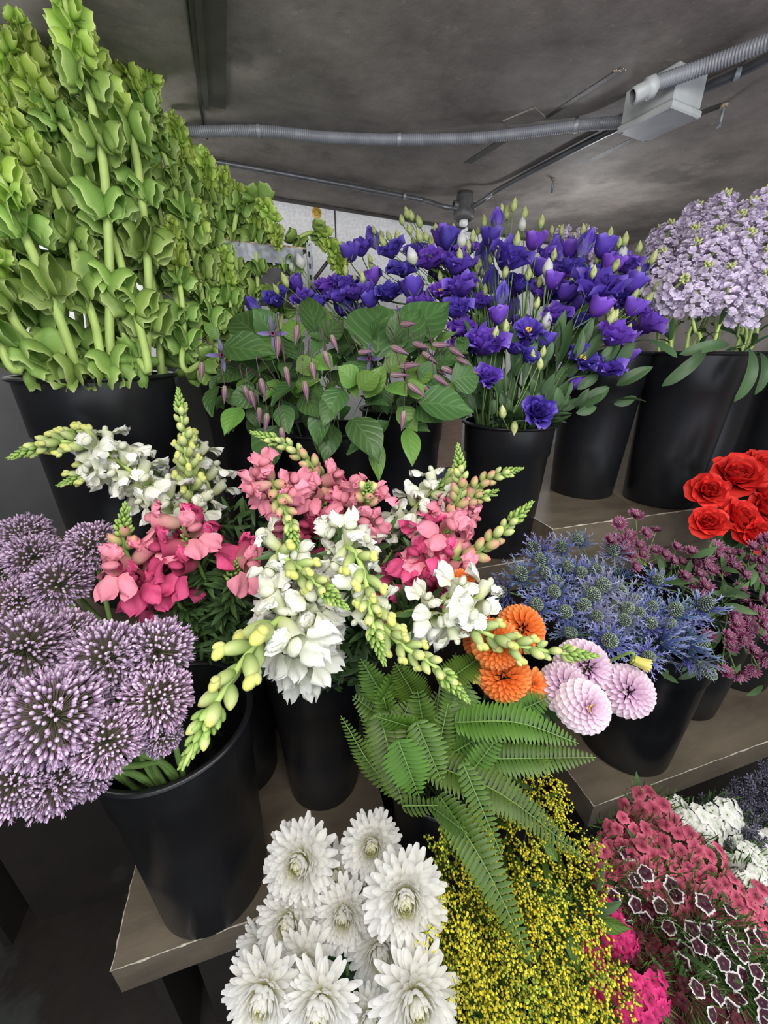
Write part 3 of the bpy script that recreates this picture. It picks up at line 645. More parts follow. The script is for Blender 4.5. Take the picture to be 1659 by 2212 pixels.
def bell(L=.034, r=.021):
    """one papery funnel shaped calyx, mouth at +z"""
    u = np.linspace(0, 1, 7); a = np.linspace(0, 2 * np.pi, 16, endpoint=False); ph = U(0, 6)
    w = r * np.array([.14, .50, .80, .97, 1.0, .97, .92]); P = []
    T = np.zeros((7, 16, 3))
    for i in range(7):
        row = []
        for k, t in enumerate(a):
            wv = 1 + .12 * u[i] ** 3 * math.cos(5 * t + ph) + .05 * u[i] * math.sin(3 * t + ph)
            row.append((w[i] * wv * math.cos(t) * (.66 - .22 * u[i]), w[i] * wv * math.sin(t) * 1.12, L * u[i] ** 1.05 + .16 * L * u[i] ** 2 * math.cos(2 * t + .4) * .6 + .08 * L * u[i] ** 3 * math.cos(5 * t + ph + 1.2)))
            T[i, k] = (u[i], .5, 0)
        P.append(row)
    return grid(np.array(P), T, True)
def whorl(n=6, L=.034, r=.021, stem=.008, down=25, tight=0):
    ps = []
    for k in range(n):
        az = 2 * math.pi * k / n + U(-.2, .2); el = R(-down + U(-22, 22))
        d = np.array([math.cos(az) * math.cos(el), math.sin(az) * math.cos(el), math.sin(el)])
        ps.append(xf(bell(L * U(.85, 1.15), r * U(.85, 1.15)), frame(d, U(-.5, .5)), (stem * math.cos(az), stem * math.sin(az), U(-.012, .012) * L / .04), rnd=random.random()))
    for k in range(3):
        az = U(0, 6.3); ps.append(ring_piece(petal(L * 1.0, r * .9, 4, 2, R(U(-50, 10)), R(-30), cup=.3, p=.7, q=.7, base=.3, tipw=.05, ruf=.1), az, stem, -.004, tr=(.3, 1)))
    return join(ps)
def snap_bloom(s=1.0):
    """snapdragon floret: pouched tube with upright upper lip and three-lobed lower lip; axis +z, up side +y"""
    u = np.linspace(0, 1, 6); a = np.linspace(0, 2 * np.pi, 10, endpoint=False)
    w = np.array([.0040, .0065, .0072, .0076, .0084, .0095]); P = []
    for i in range(6): P.append([(w[i] * math.cos(t), w[i] * 1.12 * math.sin(t) - .004 * u[i] ** 2, .026 * u[i]) for t in a])
    tb = grid(np.array(P), None, True); tb[2][:, 0] *= .45
    ps = [tb]
    for sg in (-1, 1):      # upper lip
        p = petal(.026, .026, 6, 7, R(52), R(-50), cup=-.35, ruf=.30, rp=U(0, 6), p=1.35, q=.45, base=.5, tipw=.3)
        ps.append(xf(p, rot('Z', sg * R(-24)), (sg * .004, .006, .024), rnd=random.random(), tr=(.4, 1)))
    for sg, az, L_ in ((-1, 34, .019), (1, -34, .019), (0, 0, .016)):   # lower lip, bending down
        p = petal(L_ * 1.1, .021, 6, 7, R(38), R(-85), cup=-.4, ruf=.30, rp=U(0, 6), p=1.3, q=.45, base=.5, tipw=.3)
        ps.append(xf(p, rot('Z', math.pi + R(az)), (sg * .005, -.008, .022), rnd=random.random(), tr=(.4, 1)))
    ps.append(xf(ell(.0085, .0045, .006, 5, 8, .3, .6), None, (0, -.006, .029)))   # the palate that closes the mouth
    return xf(join(ps), s=s)
def snap_bud(L=.020, r=.0058):
    u = np.linspace(0, 1, 8); a = np.linspace(0, 2 * np.pi, 10, endpoint=False); P = []
    for x in u:
        w = r * max(.12, math.sin(math.pi * (x * .86 + .12)) ** .6) * (1 + .18 * x)
        P.append([(w * math.cos(t) * (1 + .08 * math.cos(2 * t)), w * math.sin(t) * (1 - .12 * max(0, math.sin(t)) * x) + .12 * L * x * x, L * x) for t in a])
    return grid(np.array(P), None, True)
def snap_bigbud():
    b_ = snap_bud(.030, .0072); b_[2][:, 0] *= .72
    return join([b_, xf(ell(.0062, .0058, .0085, 6, 8, .8, 1.0), rot('X', R(-50)), (0, .0045, .030)), xf(ell(.0052, .0042, .0060, 5, 8, .7, .95), rot('X', R(-10)), (0, -.0015, .030))])
# shared meshes -----------------------------------------------------
ME = {}
def var(key, n, fn):
    ME[key] = [fn() for _ in range(n)]
def pick(key): return random.choice(ME[key])
var('mum', 4, lambda: mesh('flower_head', [(mum(), M_mum)]))
var('mumd', 1, lambda: mesh('flower_head', [(join([mum(), mum_droop()]), M_mum)]))
var('dor', 2, lambda: mesh('flower_head', [(dahlia(), M_dor)]))
var('dpk', 2, lambda: mesh('flower_head', [(dahlia(), M_dpk)]))
var('dpo', 1, lambda: mesh('flower_head', [(dahlia(.055, 120, 118, True), M_dpk), (stamens(40, .020, .008), M_yel)]))
var('dsm', 2, lambda: mesh('flower_head', [(dahlia(.028, 34, 85, True), M_dor)]))
var('dbud', 1, lambda: mesh('flower_bud', [(join([ring_piece(petal(.024, .011, 5, 3, R(88), R(-12), cup=.8, p=1.2, q=.5, base=.6, tipw=.2), k * GA, .003 + .0003 * k, 0) for k in range(16)]), M_dye), (sepals(8, .010, .005, 40, -60), M_sep)]))
var('rose', 3, lambda: mesh('flower_head', [(rosy(.036, 24, .05, .9, .9, 1.3), M_rose), (sepals(5, .02, .008, -20, -20), M_sep)]))
var('lis_open', 3, lambda: mesh('bloom', [(lisi(.034, 20, 1.0, 1.0, .12), M_lis), (sepals(5, .022, .003, 30), M_sep)]))
var('lis_wide', 2, lambda: mesh('bloom', [(join([ring_piece(petal(.034, .036, 6, 6, R(40 + 14 * (k // 6)), R(-30), cup=.5, ruf=.15, rp=U(0, 6), p=1.4, q=.4, base=.3, tipw=.4), k * 1.047 + (k // 6) * .5, .004) for k in range(11)]), M_lis), (stamens(7, .017, .006), M_yel), (sepals(5, .022, .003, 30), M_sep)]))
var('lis_cup', 3, lambda: mesh('bloom', [(lisi(.024, 13, .25, 1.15, .07), M_lis), (sepals(5, .022, .003, 40), M_sep)]))
var('lis_bud', 2, lambda: mesh('bloom', [(join([ring_piece(petal(.032, .022, 6, 4, R(84), R(14), cup=1.1, p=1.0, q=.5, base=.35, tipw=.3, ruf=.05), k * 1.2566, .004) for k in range(5)] + [bud_shape(.030, .009)]), M_lisl), (sepals(5, .022, .003, 55), M_sep)]))
var('lbud', 3, lambda: mesh('flower_bud', [(bud_shape(.030, .0075, 2.2), M_lbud), (sepals(5, .022, .0022, 68), M_sep)]))
var('lbudw', 1, lambda: mesh('flower_bud', [(bud_shape(.034, .011, 2.2), M_lwht), (sepals(5, .02, .0022, 68), M_sep)]))
def stock_fl(): return join([ring_piece(petal(.0125 * U(.8, 1.1), .0135, 4, 4, R(U(10, 80)), R(-40), cup=.35, ruf=.22, rp=U(0, 6), p=1.4, q=.45, base=.3, tipw=.4), k * GA, .001, .001 * k / 9) for k in range(10)])
SF = [stock_fl() for _ in range(4)]
def stock_head():
    fl = []; gr = []
    for i in range(46):
        f_ = i / 45; az = i * GA; z = .135 * f_; r_ = .030 * (1 - .55 * f_) + .004; d = np.array([math.cos(az), math.sin(az), .25 + .7 * f_])
        fl.append(xf(random.choice(SF), frame(d, U(0, 6)), (r_ * math.cos(az), r_ * math.sin(az), z), U(.95, 1.35) * (1 - .2 * f_), rnd=random.random()))
    for i in range(12):
        az = i * GA; gr.append(xf(ell(.003, .003, .006, 4, 6), frame((math.cos(az) * .5, math.sin(az) * .5, 1)), (.007 * math.cos(az), .007 * math.sin(az), .137 + .0012 * i), rnd=random.random()))
    return mesh('flower_spike', [(join(fl), M_stock), (join(gr), M_lbud), (tube([(0, 0, -.02), (0, 0, .14)], .003, 6), M_stemp)])
var('stock', 4, stock_head)
def al():
    a, b = allium(); return mesh('flower_head', [(a, M_all), (b, M_ped)])
var('allium', 3, al)
var('cone', 3, lambda: mesh('cone', [(cone_thistle(), M_cone)]))
var('bract', 3, lambda: mesh('bract_collar', [(join([bracts(14, .046, 5, 40), bracts(12, .042, 40, 78)]), M_ery)]))
var('bractg', 2, lambda: mesh('bract_collar', [(join([bracts(14, .046, 5, 40), bracts(12, .042, 40, 78)]), M_eryg)]))
def asm():
    a, b = astrantia(); return mesh('flower_head', [(a, M_ast), (b, M_astp)])
var('ast', 3, asm)
DF = dianthus(.0095)
for key, m, n_, r_ in (('wpk', M_wpk, 17, .040), ('wwh', M_wwh, 19, .034), ('wmg', M_wmg, 20, .034), ('wdk', M_wdk, 7, .046), ('wrd', M_wrd, 14, .044)):
    var(key, 3, lambda m=m, n_=n_, r_=r_: mesh('flower_cluster', [(cluster(DF, n_, r_, .5, 1.0 if m is not M_wdk else 1.05), m), (needles(230 if m in (M_wdk, M_wrd) else 110, r_, .022), M_wgr)]))
var('sbloomw', 4, lambda: mesh('bloom', [(snap_bloom(1.18), M_wht), (sepals(5, .008, .005, 60), M_sep)]))
var('sbloomp', 4, lambda: mesh('bloom', [(snap_bloom(1.32), M_pnk), (sepals(5, .008, .005, 60), M_sep)]))
var('sbloomm', 4, lambda: mesh('bloom', [(snap_bloom(1.32), M_mag), (sepals(5, .008, .005, 60), M_sep)]))
var('sbud', 3, lambda: mesh('flower_bud', [(snap_bud(.026, .0078), M_sbud), (sepals(5, .018, .0100, 74, 16, .6), M_sep)]))
var('sbudb', 2, lambda: mesh('flower_bud', [(snap_bigbud(), M_sbud), (sepals(5, .017, .0095, 72, 16, .6), M_sep)]))
var('sbudp', 3, lambda: mesh('flower_bud', [(snap_bud(.026, .0078), M_sbudp), (sepals(5, .017, .0085, 70, 14, .6), M_sep)]))
def tipspike():
    ps = []
    for i in range(34):
        f_ = i / 33; az = i * GA; r_ = .0085 * (1 - f_) + .001
        ps.append(xf(ell(.0036 * (1.1 - .6 * f_), .0030 * (1.1 - .6 * f_), .0062 * (1.1 - .5 * f_), 4, 6), frame((math.cos(az) * .7, math.sin(az) * .7, .8 + f_)), (r_ * math.cos(az), r_ * math.sin(az), .042 * f_), rnd=random.random()))
    return mesh('spike_tip', [(join(ps), M_stip)])
var('stip', 3, tipspike)
def leaf(L, Wd, m, name='leaf', cup=.25, bend=-35, tip=.02, ruf=.03, p=.8, q=.8, nu=10, nv=6):
    return mesh(name, [(petal(L, Wd, nu, nv, R(8), R(bend), cup=0, fold=cup, ruf=ruf, rp=U(0, 6), p=p, q=q, base=.06, tipw=tip), m)])
var('cleaf', 4, lambda: leaf(1, .56, M_leaf, bend=U(-60, 5), p=.74, q=1.05, ruf=.05))
var('cleafl', 3, lambda: leaf(1, .54, M_leafl, bend=U(-60, 5), p=.78, q=1.05, ruf=.05))
var('gleaf', 3, lambda: leaf(1, .42, M_leafg, bend=U(-50, 10), p=.85))
var('sleaf', 3, lambda: leaf(1, .20, M_leafs, bend=U(-60, 20), p=.9, nu=6, nv=4))
var('tleaf', 3, lambda: leaf(1, .17, M_leafg, bend=U(-90, -20), p=1.3, q=.5, nu=10, nv=4))
var('soleaf', 2, lambda: leaf(1, .28, M_solg, bend=U(-50, -10), p=.8, nu=6, nv=4))
def cbud():
    u = np.linspace(0, 1, 10); a = np.linspace(0, 2 * np.pi, 16, endpoint=False); P = []; T = np.zeros((10, 16, 3))
    for i, x in enumerate(u):
        w = .0060 * max(.08, math.sin(math.pi * (x * .92 + .07) ** .62))
        P.append([(w * (1 + .09 * math.cos(8 * t)) * math.cos(t), w * (1 + .09 * math.cos(8 * t)) * math.sin(t), .040 * x) for t in a]); T[i, :, 0] = x; T[i, :, 2] = .5 + .5 * np.cos(8 * a)
    return mesh('flower_bud', [(grid(np.array(P), T, True), M_clb)])
var('cbud', 2, cbud)
var('cflower', 1, lambda: mesh('flower_head', [(join([ring_piece(petal(.042, .013, 7, 3, R(20), R(-25), cup=.3, ruf=.08, rp=k, p=.8, q=.7, base=.4, tipw=.04), k * 1.57, .002) for k in range(4)]), M_clf), (stamens(26, .009, .006), M_ast)]))
for k_, (L_, r_, dn) in enumerate([(.040, .025, 35), (.035, .021, 25), (.026, .015, 5), (.018, .011, -25)]):
    var('whorl%d' % k_, 3, lambda L_=L_, r_=r_, dn=dn, k_=k_: mesh('calyx_whorl', [(whorl(6 if k_ < 2 else 6 if k_ < 3 else 8, L_, r_, .008 - .0015 * k_, dn), M_bell if k_ < 2 else M_belly)]))
# ---------------------------------------------------------------- building single stems
def stem_obj(root, loc, pts, r, m, name='stem', n=7, ns=6):
    c = crv(pts, n); me = mesh(name, [(local(tube(c, r if np.isscalar(r) else np.interp(np.linspace(0, 1, len(c)), np.linspace(0, 1, len(r)), r), ns), loc), m)])
    put(name, me, root, loc); return c
def mouth(b, target, f=.75, dz=-.01):
    """a point in the mouth of bucket b on the side of the target, and one on its bottom"""
    d = np.asarray(target)[:2] - b['c'][:2]; n_ = np.linalg.norm(d) + 1e-6; q = min(n_, b['r'] * f); d = d / n_
    a = U(-.35, .35); d = np.array([d[0] * math.cos(a) - d[1] * math.sin(a), d[0] * math.sin(a) + d[1] * math.cos(a)])
    m = np.array([*(b['c'][:2] + d * q), b['c'][2] + b['H'] + dz]); s = np.array([*(b['c'][:2] - d * b['rb'] * U(.0, .55)), b['c'][2] + .03])
    return m, s
def samp(c, s):
    """point and tangent at arc length s along polyline c"""
    L = np.concatenate([[0], np.cumsum(np.linalg.norm(np.diff(c, axis=0), axis=1))]); s = min(max(s, 0), L[-1] - 1e-5)
    i = np.searchsorted(L, s, side='right') - 1; i = min(i, len(c) - 2); t = (s - L[i]) / (L[i + 1] - L[i])
    d = c[i + 1] - c[i]; return c[i] * (1 - t) + c[i + 1] * t, d / np.linalg.norm(d), L[-1]
def rad_dir(t, az):
    f = frame(t); return f[:, 0] * math.cos(az) + f[:, 1] * math.sin(az)
def put_leaf(root, key, base, tip, up=(0, 0, 1), wf=1.0, name='leaf'):
    d = np.asarray(tip, float) - base; L = np.linalg.norm(d); d /= L; up = np.asarray(up, float); x = np.cross(d, up); x /= np.linalg.norm(x) + 1e-9; z = np.cross(x, d)
    return put(name, pick(key), root, base, np.stack([x, d, z], 1), (L * wf, L, L))
TOCAM = -_fw
# =================================================================== ARRANGEMENTS
def PP(pts): return [W(*p) for p in pts]
# ---------------------------------------------------------------- bells of Ireland
def bells(pts, b, label, group, r0=.0078, gap=.150, s0=.02, young=.20, sc=1.0, start=None):
    """pts: (pixel x, pixel y, depth) from the bucket mouth up to the tip"""
    P = PP(pts); m_, s_ = mouth(b, P[0], .8)
    m_ = np.array([P[0][0], P[0][1], min(P[0][2], b['c'][2] + b['H'] - .01)]) if start is None else m_
    v = m_[:2] - b['c'][:2]; q = np.linalg.norm(v)
    if q > b['r'] * .84: m_[:2] = b['c'][:2] + v / q * b['r'] * .84
    s_ = np.array([*(b['c'][:2] + (m_[:2] - b['c'][:2]) * .35), b['c'][2] + .03])
    root = thing('bells_of_ireland_stem', s_, label, 'bells of Ireland', group)
    path = [s_, m_] + P[1:] if np.linalg.norm(P[0] - m_) < .04 else [s_, m_] + P
    c = stem_obj(root, s_, path, [r0 * 1.05, r0, r0 * .9, r0 * .45], M_stemp, ns=8)
    T = samp(c, 0)[2]; s = T - .004; i = 0; zl = b['c'][2] + b['H'] - .01
    while s > 0:
        p, t, _ = samp(c, s)
        if p[2] < zl + (.02 if T - s > .2 else 0): break
        f = (T - s) / max(T * .55, .01); k = 3 if T - s < .02 else 2 if f < young else 1 if f < young * 2 else 0
        scl = sc * U(.92, 1.12) * (.8 if T - s < .03 else 1)
        put('calyx_whorl', pick('whorl%d' % k), root, p, frame(t, U(0, 6.3)), scl)
        s -= (.018 if k == 3 else .034 if k == 2 else .085 if k == 1 else gap) * sc * U(.9, 1.12)
    return root
g1 = 'bells of Ireland in the widest bucket'; l1 = 'pale green bells of Ireland stem in the widest bucket, leaning left'
H1 = [
 ('thick bells of Ireland stem rising nearly straight in the middle of the widest bucket', [(245, 812, .80), (238, 600, .76), (228, 400, .72), (208, 270, .69), (165, 100, .65), (125, -60, .62)]),
 ('bells of Ireland stem at the right of the widest bucket, almost vertical to mid height', [(328, 808, .84), (322, 650, .82), (312, 480, .79), (285, 300, .76), (225, 200, .73), (190, 80, .70)]),
 ('bells of Ireland stem crossing low at far left with a large star shaped whorl', [(165, 812, .74), (110, 640, .69), (50, 500, .66), (10, 400, .63), (-40, 260, .60)]),
 ('bells of Ireland stem whose round head tops the bunch beside the ceiling cable', [(458, 770, 1.0), (430, 600, .96), (400, 480, .93), (352, 330, .90), (318, 200, .88), (338, 105, .87)]),
 ('bells of Ireland stem with long bare joints descending toward the clematis', [(465, 720, 1.02), (440, 610, .99), (405, 510, .95), (375, 400, .92), (345, 310, .89), (290, 190, .86), (232, 70, .84)]),
 ('short bells of Ireland stem with a curly head in front of the thin ceiling pipe', [(500, 700, 1.10), (478, 560, 1.08), (452, 430, 1.06), (440, 325, 1.05)]),
 ('bells of Ireland stem with bare pale joints and curly crown before the white wall', [(560, 700, 1.15), (556, 600, 1.13), (550, 480, 1.12), (548, 415, 1.12)]),
 ('small bells of Ireland stem drooping over toward the purple lisianthus', [(615, 640, 1.20), (628, 560, 1.19), (650, 512, 1.18), (690, 505, 1.17), (722, 540, 1.17), (738, 590, 1.16)]),
 ('bells of Ireland stem bending right above the galvanised rack', [(520, 640, 1.12), (505, 520, 1.10), (520, 440, 1.09), (560, 435, 1.09), (590, 480, 1.08), (600, 530, 1.08)])]
for lab, pts in H1:
    xs = pts[0][0]; bells(pts, B1 if xs < 380 else B2, lab, g1 if xs < 380 else 'bells of Ireland in the bucket behind', .0082 if xs < 380 else .0062, sc=1.0 if xs < 380 else .82)
H2 = [[(80, 800, .72), (35, 700, .69), (-10, 600, .66), (-60, 480, .64)], [(30, 800, .70), (-10, 720, .68), (-60, 600, .66)],
 [(280, 790, .86), (255, 680, .84), (215, 560, .82), (190, 480, .80), (145, 390, .78), (115, 290, .76), (65, 150, .73), (35, 40, .70)],
 [(210, 790, .88), (180, 600, .85), (140, 470, .82), (100, 380, .80), (60, 280, .78), (10, 170, .75), (-30, 60, .73)],
 [(130, 790, .80), (90, 600, .76), (60, 470, .74), (20, 340, .72), (-40, 200, .70)],
 [(300, 800, .92), (290, 640, .90), (262, 480, .88), (225, 350, .86), (150, 210, .83), (90, 60, .80), (70, -30, .79)],
 [(345, 800, .90), (330, 620, .88), (290, 430, .86), (262, 330, .84), (205, 190, .82), (160, 60, .80), (140, -30, .79)],
 [(190, 800, .84), (165, 650, .82), (120, 520, .80), (80, 420, .78), (40, 330, .77), (-20, 210, .75)],
 [(150, 800, .92), (140, 640, .91), (110, 500, .90), (60, 360, .88), (15, 230, .86), (-20, 90, .84)],
 [(95, 800, .90), (60, 660, .88), (20, 520, .86), (-30, 400, .84)],
 [(360, 800, .96), (345, 640, .94), (315, 500, .92), (280, 380, .90), (250, 260, .88), (215, 130, .87), (205, 65, .87)],
 [(265, 800, .95), (240, 620, .94), (200, 460, .92), (150, 320, .90), (105, 190, .88), (60, 60, .86)],
 [(120, 800, .78), (80, 700, .76), (40, 600, .74), (0, 500, .72), (-30, 420, .71)],
 [(320, 800, .80), (300, 700, .79), (270, 600, .78), (240, 500, .77), (200, 420, .76), (170, 330, .75), (100, 230, .73), (20, 120, .70), (-30, 50, .69)],
 [(225, 805, .78), (205, 700, .77), (170, 600, .75), (150, 500, .74), (110, 400, .73), (60, 320, .72), (0, 240, .70)]]
for pts in H2: bells(pts, B1, l1, g1, .0078)
H3 = [[(420, 790, 1.0), (395, 640, .98), (365, 520, .96), (335, 420, .94), (300, 310, .92), (262, 180, .90)],
 [(480, 760, 1.08), (465, 620, 1.06), (440, 500, 1.04), (410, 400, 1.02), (385, 300, 1.0), (370, 250, 1.0)],
 [(505, 720, 1.14), (500, 600, 1.13), (488, 480, 1.12), (478, 400, 1.11), (486, 365, 1.11)],
 [(390, 790, .95), (385, 680, .94), (372, 590, .93), (350, 480, .92), (330, 380, .91), (300, 290, .90)],
 [(440, 790, 1.12), (425, 650, 1.11), (415, 520, 1.10), (408, 420, 1.09), (404, 330, 1.08), (395, 290, 1.08)],
 [(530, 740, 1.16), (520, 640, 1.15), (505, 540, 1.15), (520, 450, 1.15), (508, 400, 1.15)],
 [(590, 700, 1.22), (592, 620, 1.21), (580, 540, 1.20), (572, 470, 1.20), (575, 440, 1.2)],
 [(460, 770, .98), (452, 680, .98), (445, 600, .98), (430, 520, .97), (425, 440, .97)],
 [(400, 800, .90), (398, 720, .90), (392, 640, .89), (380, 560, .89), (372, 480, .88)],
 [(500, 770, 1.02), (500, 690, 1.02), (492, 610, 1.02), (480, 540, 1.02)]]
for pts in H3: bells(pts, B2, 'bells of Ireland stem in the hidden bucket behind the widest one', 'bells of Ireland in the bucket behind', .0062, sc=.85)
# ---------------------------------------------------------------- lisianthus
LB = []   # x, y, pixel size, type, depth
for a in '''968 526 50 c 1.12|1004 547 46 o 1.12|1059 518 44 c 1.14|1073 480 36 b 1.14|1093 569 78 o 1.05|1152 526 46 c 1.12|985 581 62 o 1.06|998 628 60 o 1.04
1263 533 46 b 1.12|1303 541 52 c 1.14|1318 579 50 c 1.13|1360 581 44 c 1.16|1196 611 44 c 1.06|1230 585 50 o 1.14|1082 640 40 b 1.02|1076 687 46 c 1.0|1141 714 62 w 1.02|1044 752 74 o 1.02
1112 754 58 o 1.05|1139 775 38 o .98|1051 821 50 o .96|996 718 54 o 1.05|1221 636 50 c 1.1|1200 691 54 o 1.08|1284 636 88 o 1.03|1289 668 56 c 1.0|1362 619 54 c 1.1|1365 670 46 c 1.08
1394 703 62 o 1.1|1320 733 68 o 1.02|1257 775 72 w 1.02|1303 800 60 o 1.04|1348 771 48 c 1.06|1160 893 58 o .95|1027 661 50 o 1.1|756 552 44 c 1.16|781 543 50 o 1.18|807 519 40 b 1.2|846 548 48 o 1.16
871 584 74 w 1.1|900 552 46 o 1.15|932 572 58 o 1.12|961 523 56 c 1.15|978 576 50 o 1.12|805 603 40 c 1.14|893 630 56 c 1.06|953 630 62 w 1.06|744 621 46 o 1.16|732 646 44 o 1.14
707 625 46 o 1.18|600 654 50 o 1.1|643 617 40 c 1.16|551 664 36 b 1.08|688 662 40 o 1.14|871 683 56 w 1.04|912 666 50 o 1.06|982 675 56 o 1.04|994 750 50 o 1.06|1035 760 50 o 1.06
1120 620 50 o 1.12|1165 640 44 o 1.14|1245 700 50 o 1.1|1175 740 46 c 1.04|1230 545 44 c 1.2|1180 560 44 o 1.18|1330 640 50 o 1.12|1010 600 46 o 1.14|930 700 46 o 1.06|840 640 46 o 1.12|770 640 46 o 1.14
1390 600 44 b 1.16|1270 600 50 o 1.15|655 650 40 o 1.14|1240 830 40 c 1.08'''.replace('\n', '|').split('|'):
    x, y, d, t, k = a.split(); LB.append((float(x), float(y), float(d), t, float(k)))
for q_ in range(34):
    LB.append((U(850, 1380), U(540, 720), U(44, 58), random.choice('oocb'), U(1.14, 1.26)))
for q_ in range(10): LB.append((U(700, 860), U(600, 690), U(40, 50), random.choice('ooc'), U(1.14, 1.22)))
BUDS = []
for a in '''1084 448|1110 446|1095 463|1133 463|1046 482|1169 482|1128 488 w|1192 497|1032 499|1021 512|1116 522|1209 556 L|1213 499|1289 514|1318 505|1343 552 w|1381 535|1394 577|1402 598|1327 615|1398 649
1381 691|1318 691|1356 712|1365 678|1044 543|1030 581|1008 569|1067 598|1044 630|1082 621|1110 598|1141 594|1070 722|1093 710|1034 691|1173 760|1167 786|1111 922 d|1150 775|1086 893
879 462|889 467|906 482|885 496|906 513|920 511|932 523|807 496|824 507|828 525|840 511|799 558|801 572|1022 507|1047 482|1010 568|1035 572|930 601|951 597|1047 630|596 625|627 552 w|631 577 w|650 570 w|617 609|746 586|766 605|783 601|868 476|940 500
1240 515|1260 500|1330 530|1350 520|1410 560|1420 620|1405 660|1370 640|1290 560|1180 590|1160 600|1060 560|1075 545|990 520|860 515|980 500|1010 540'''.replace('\n', '|').split('|'):
    q = a.split(); BUDS.append((float(q[0]), float(q[1]), q[2] if len(q) > 2 else 'g'))
NAT = dict(o=.060, w=.064, c=.040, b=.027)
gl = 'purple lisianthus in two buckets'
stems = []
named = {(1093, 569): 'purple lisianthus with a wide dark bloom at top centre, just below white and green buds', (1284, 636): 'purple lisianthus with the widest ruffled bloom, right half of the bunch', (1160, 893): 'purple lisianthus with one low bloom hanging over the front bucket rim',
         (1141, 714): 'purple lisianthus opening flat with yellow stamens, middle of the bunch', (871, 584): 'purple lisianthus with an open bloom and yellow centre behind the upright clematis leaf', (1257, 775): 'open purple lisianthus at lower right with a dark throat, before the tall bucket',
         (551, 664): 'single small violet lisianthus bud beside the bells of Ireland', (1044, 752): 'large dark purple lisianthus just right of the clematis leaves', (1263, 533): 'tall closed violet lisianthus at the top right of the bunch',
         (1073, 480): 'violet lisianthus bud standing above the bunch beside the spiral bulb', (1051, 821): 'small purple lisianthus just above the right clematis leaf tip', (1394, 703): 'purple lisianthus at the far right edge of the bunch, before the lilac stock'}
for (x, y, d, t, k) in LB:
    b = B5 if (x < 1190 or y > 600) and x < 1400 else B6
    if x < 800: b = B4
    p = W(x, y, k); m_, s_ = mouth(b, p, .7)
    if y > 860: m_ = np.array([*(b['c'][:2] + (p[:2] - b['c'][:2]) / np.linalg.norm(p[:2] - b['c'][:2]) * b['r'] * .8), b['c'][2] + b['H'] - .002])
    root = thing('lisianthus_stem', s_, named.get((int(x), int(y)), 'purple lisianthus stem ' + ('in the left part of the bunch behind the clematis' if x < 830 else 'in the middle of the bunch above the front bucket' if x < 1190 else 'in the right part of the bunch near the lilac stock')), 'lisianthus', 'purple lisianthus, %s part' % ('left' if x < 830 else 'middle' if x < 1190 else 'right'))
    out = p - m_; L = np.linalg.norm(out); out = out / L
    mid = m_ + (p - m_) * .5 + np.array([0, 0, .22 * L * (1 if y < 860 else .1)])  # fan out, then up
    mid = mid - (p - m_) * np.array([.18, .18, 0])
    sz = d * k / F_PX / NAT[t]; ax_ = out * .5 + TOCAM * (.9 if t in 'ow' else .25) + np.array([0, 0, .45 if y < 860 else .1]) + RS.normal(0, .18, 3); ax_ /= np.linalg.norm(ax_)
    end = p - ax_ * .012 * sz
    c = stem_obj(root, s_, [s_, m_, mid, end], [.0028, .0026, .0022, .0016], M_stemd)
    put('bloom', pick({'o': 'lis_open', 'w': 'lis_wide', 'c': 'lis_cup', 'b': 'lis_bud'}[t]), root, end, frame(ax_, U(0, 6)), sz)
    stems.append((root, s_, m_, mid, end, c, x, y, k))
    T = samp(c, 0)[2]
    for q in range(2):
        s = U(.30, .62) * T; pt, tg, _ = samp(c, s)
        if pt[2] > b['c'][2] + b['H']:
            dd = rad_dir(tg, U(0, 6.3)) + tg * .9 + np.array([0, 0, .1]); put_leaf(root, 'gleaf', pt, pt + dd / np.linalg.norm(dd) * U(.035, .065), tg)
for q_ in range(42): BUDS.append((*random.choice([(U(860, 1120), U(490, 560)), (U(1130, 1400), U(500, 620)), (U(1020, 1200), U(540, 700)), (U(1300, 1410), U(560, 700))]), random.choice('gggw')))
for (x, y, t) in BUDS:
    o = min(stems, key=lambda s: (s[6] - x) ** 2 + (max(0, y - s[7] + 20) * 1.5 + abs(y - s[7]) * .3) ** 2)
    k = o[8] + U(-.05, .04); p = W(x, y, k); root = o[0]; c = o[5]; T = samp(c, 0)[2]
    st, tg, _ = samp(c, T * .72); ax_ = np.array([0, 0, 1.0]) + (p - st) * 3 + RS.normal(0, .12, 3) if t != 'd' else np.array([-.1, -.3, -1.])
    ax_ /= np.linalg.norm(ax_); base = p - ax_ * .014
    me = mesh('bud_stalk', [(local(tube(crv([st, (st + base) / 2 + (np.array([0, 0, -.008]) if t != 'd' else np.array([0, -.03, .03])), base], 5), .0011, 5), o[1]), M_stemg)])
    put('bud_stalk', me, root, o[1])
    put('flower_bud', ME['lbudw'][0] if t == 'w' else ME['lis_bud'][0] if t == 'L' else pick('lbud'), root, base, frame(ax_, U(0, 6)), U(.85, 1.25) * 1.05)
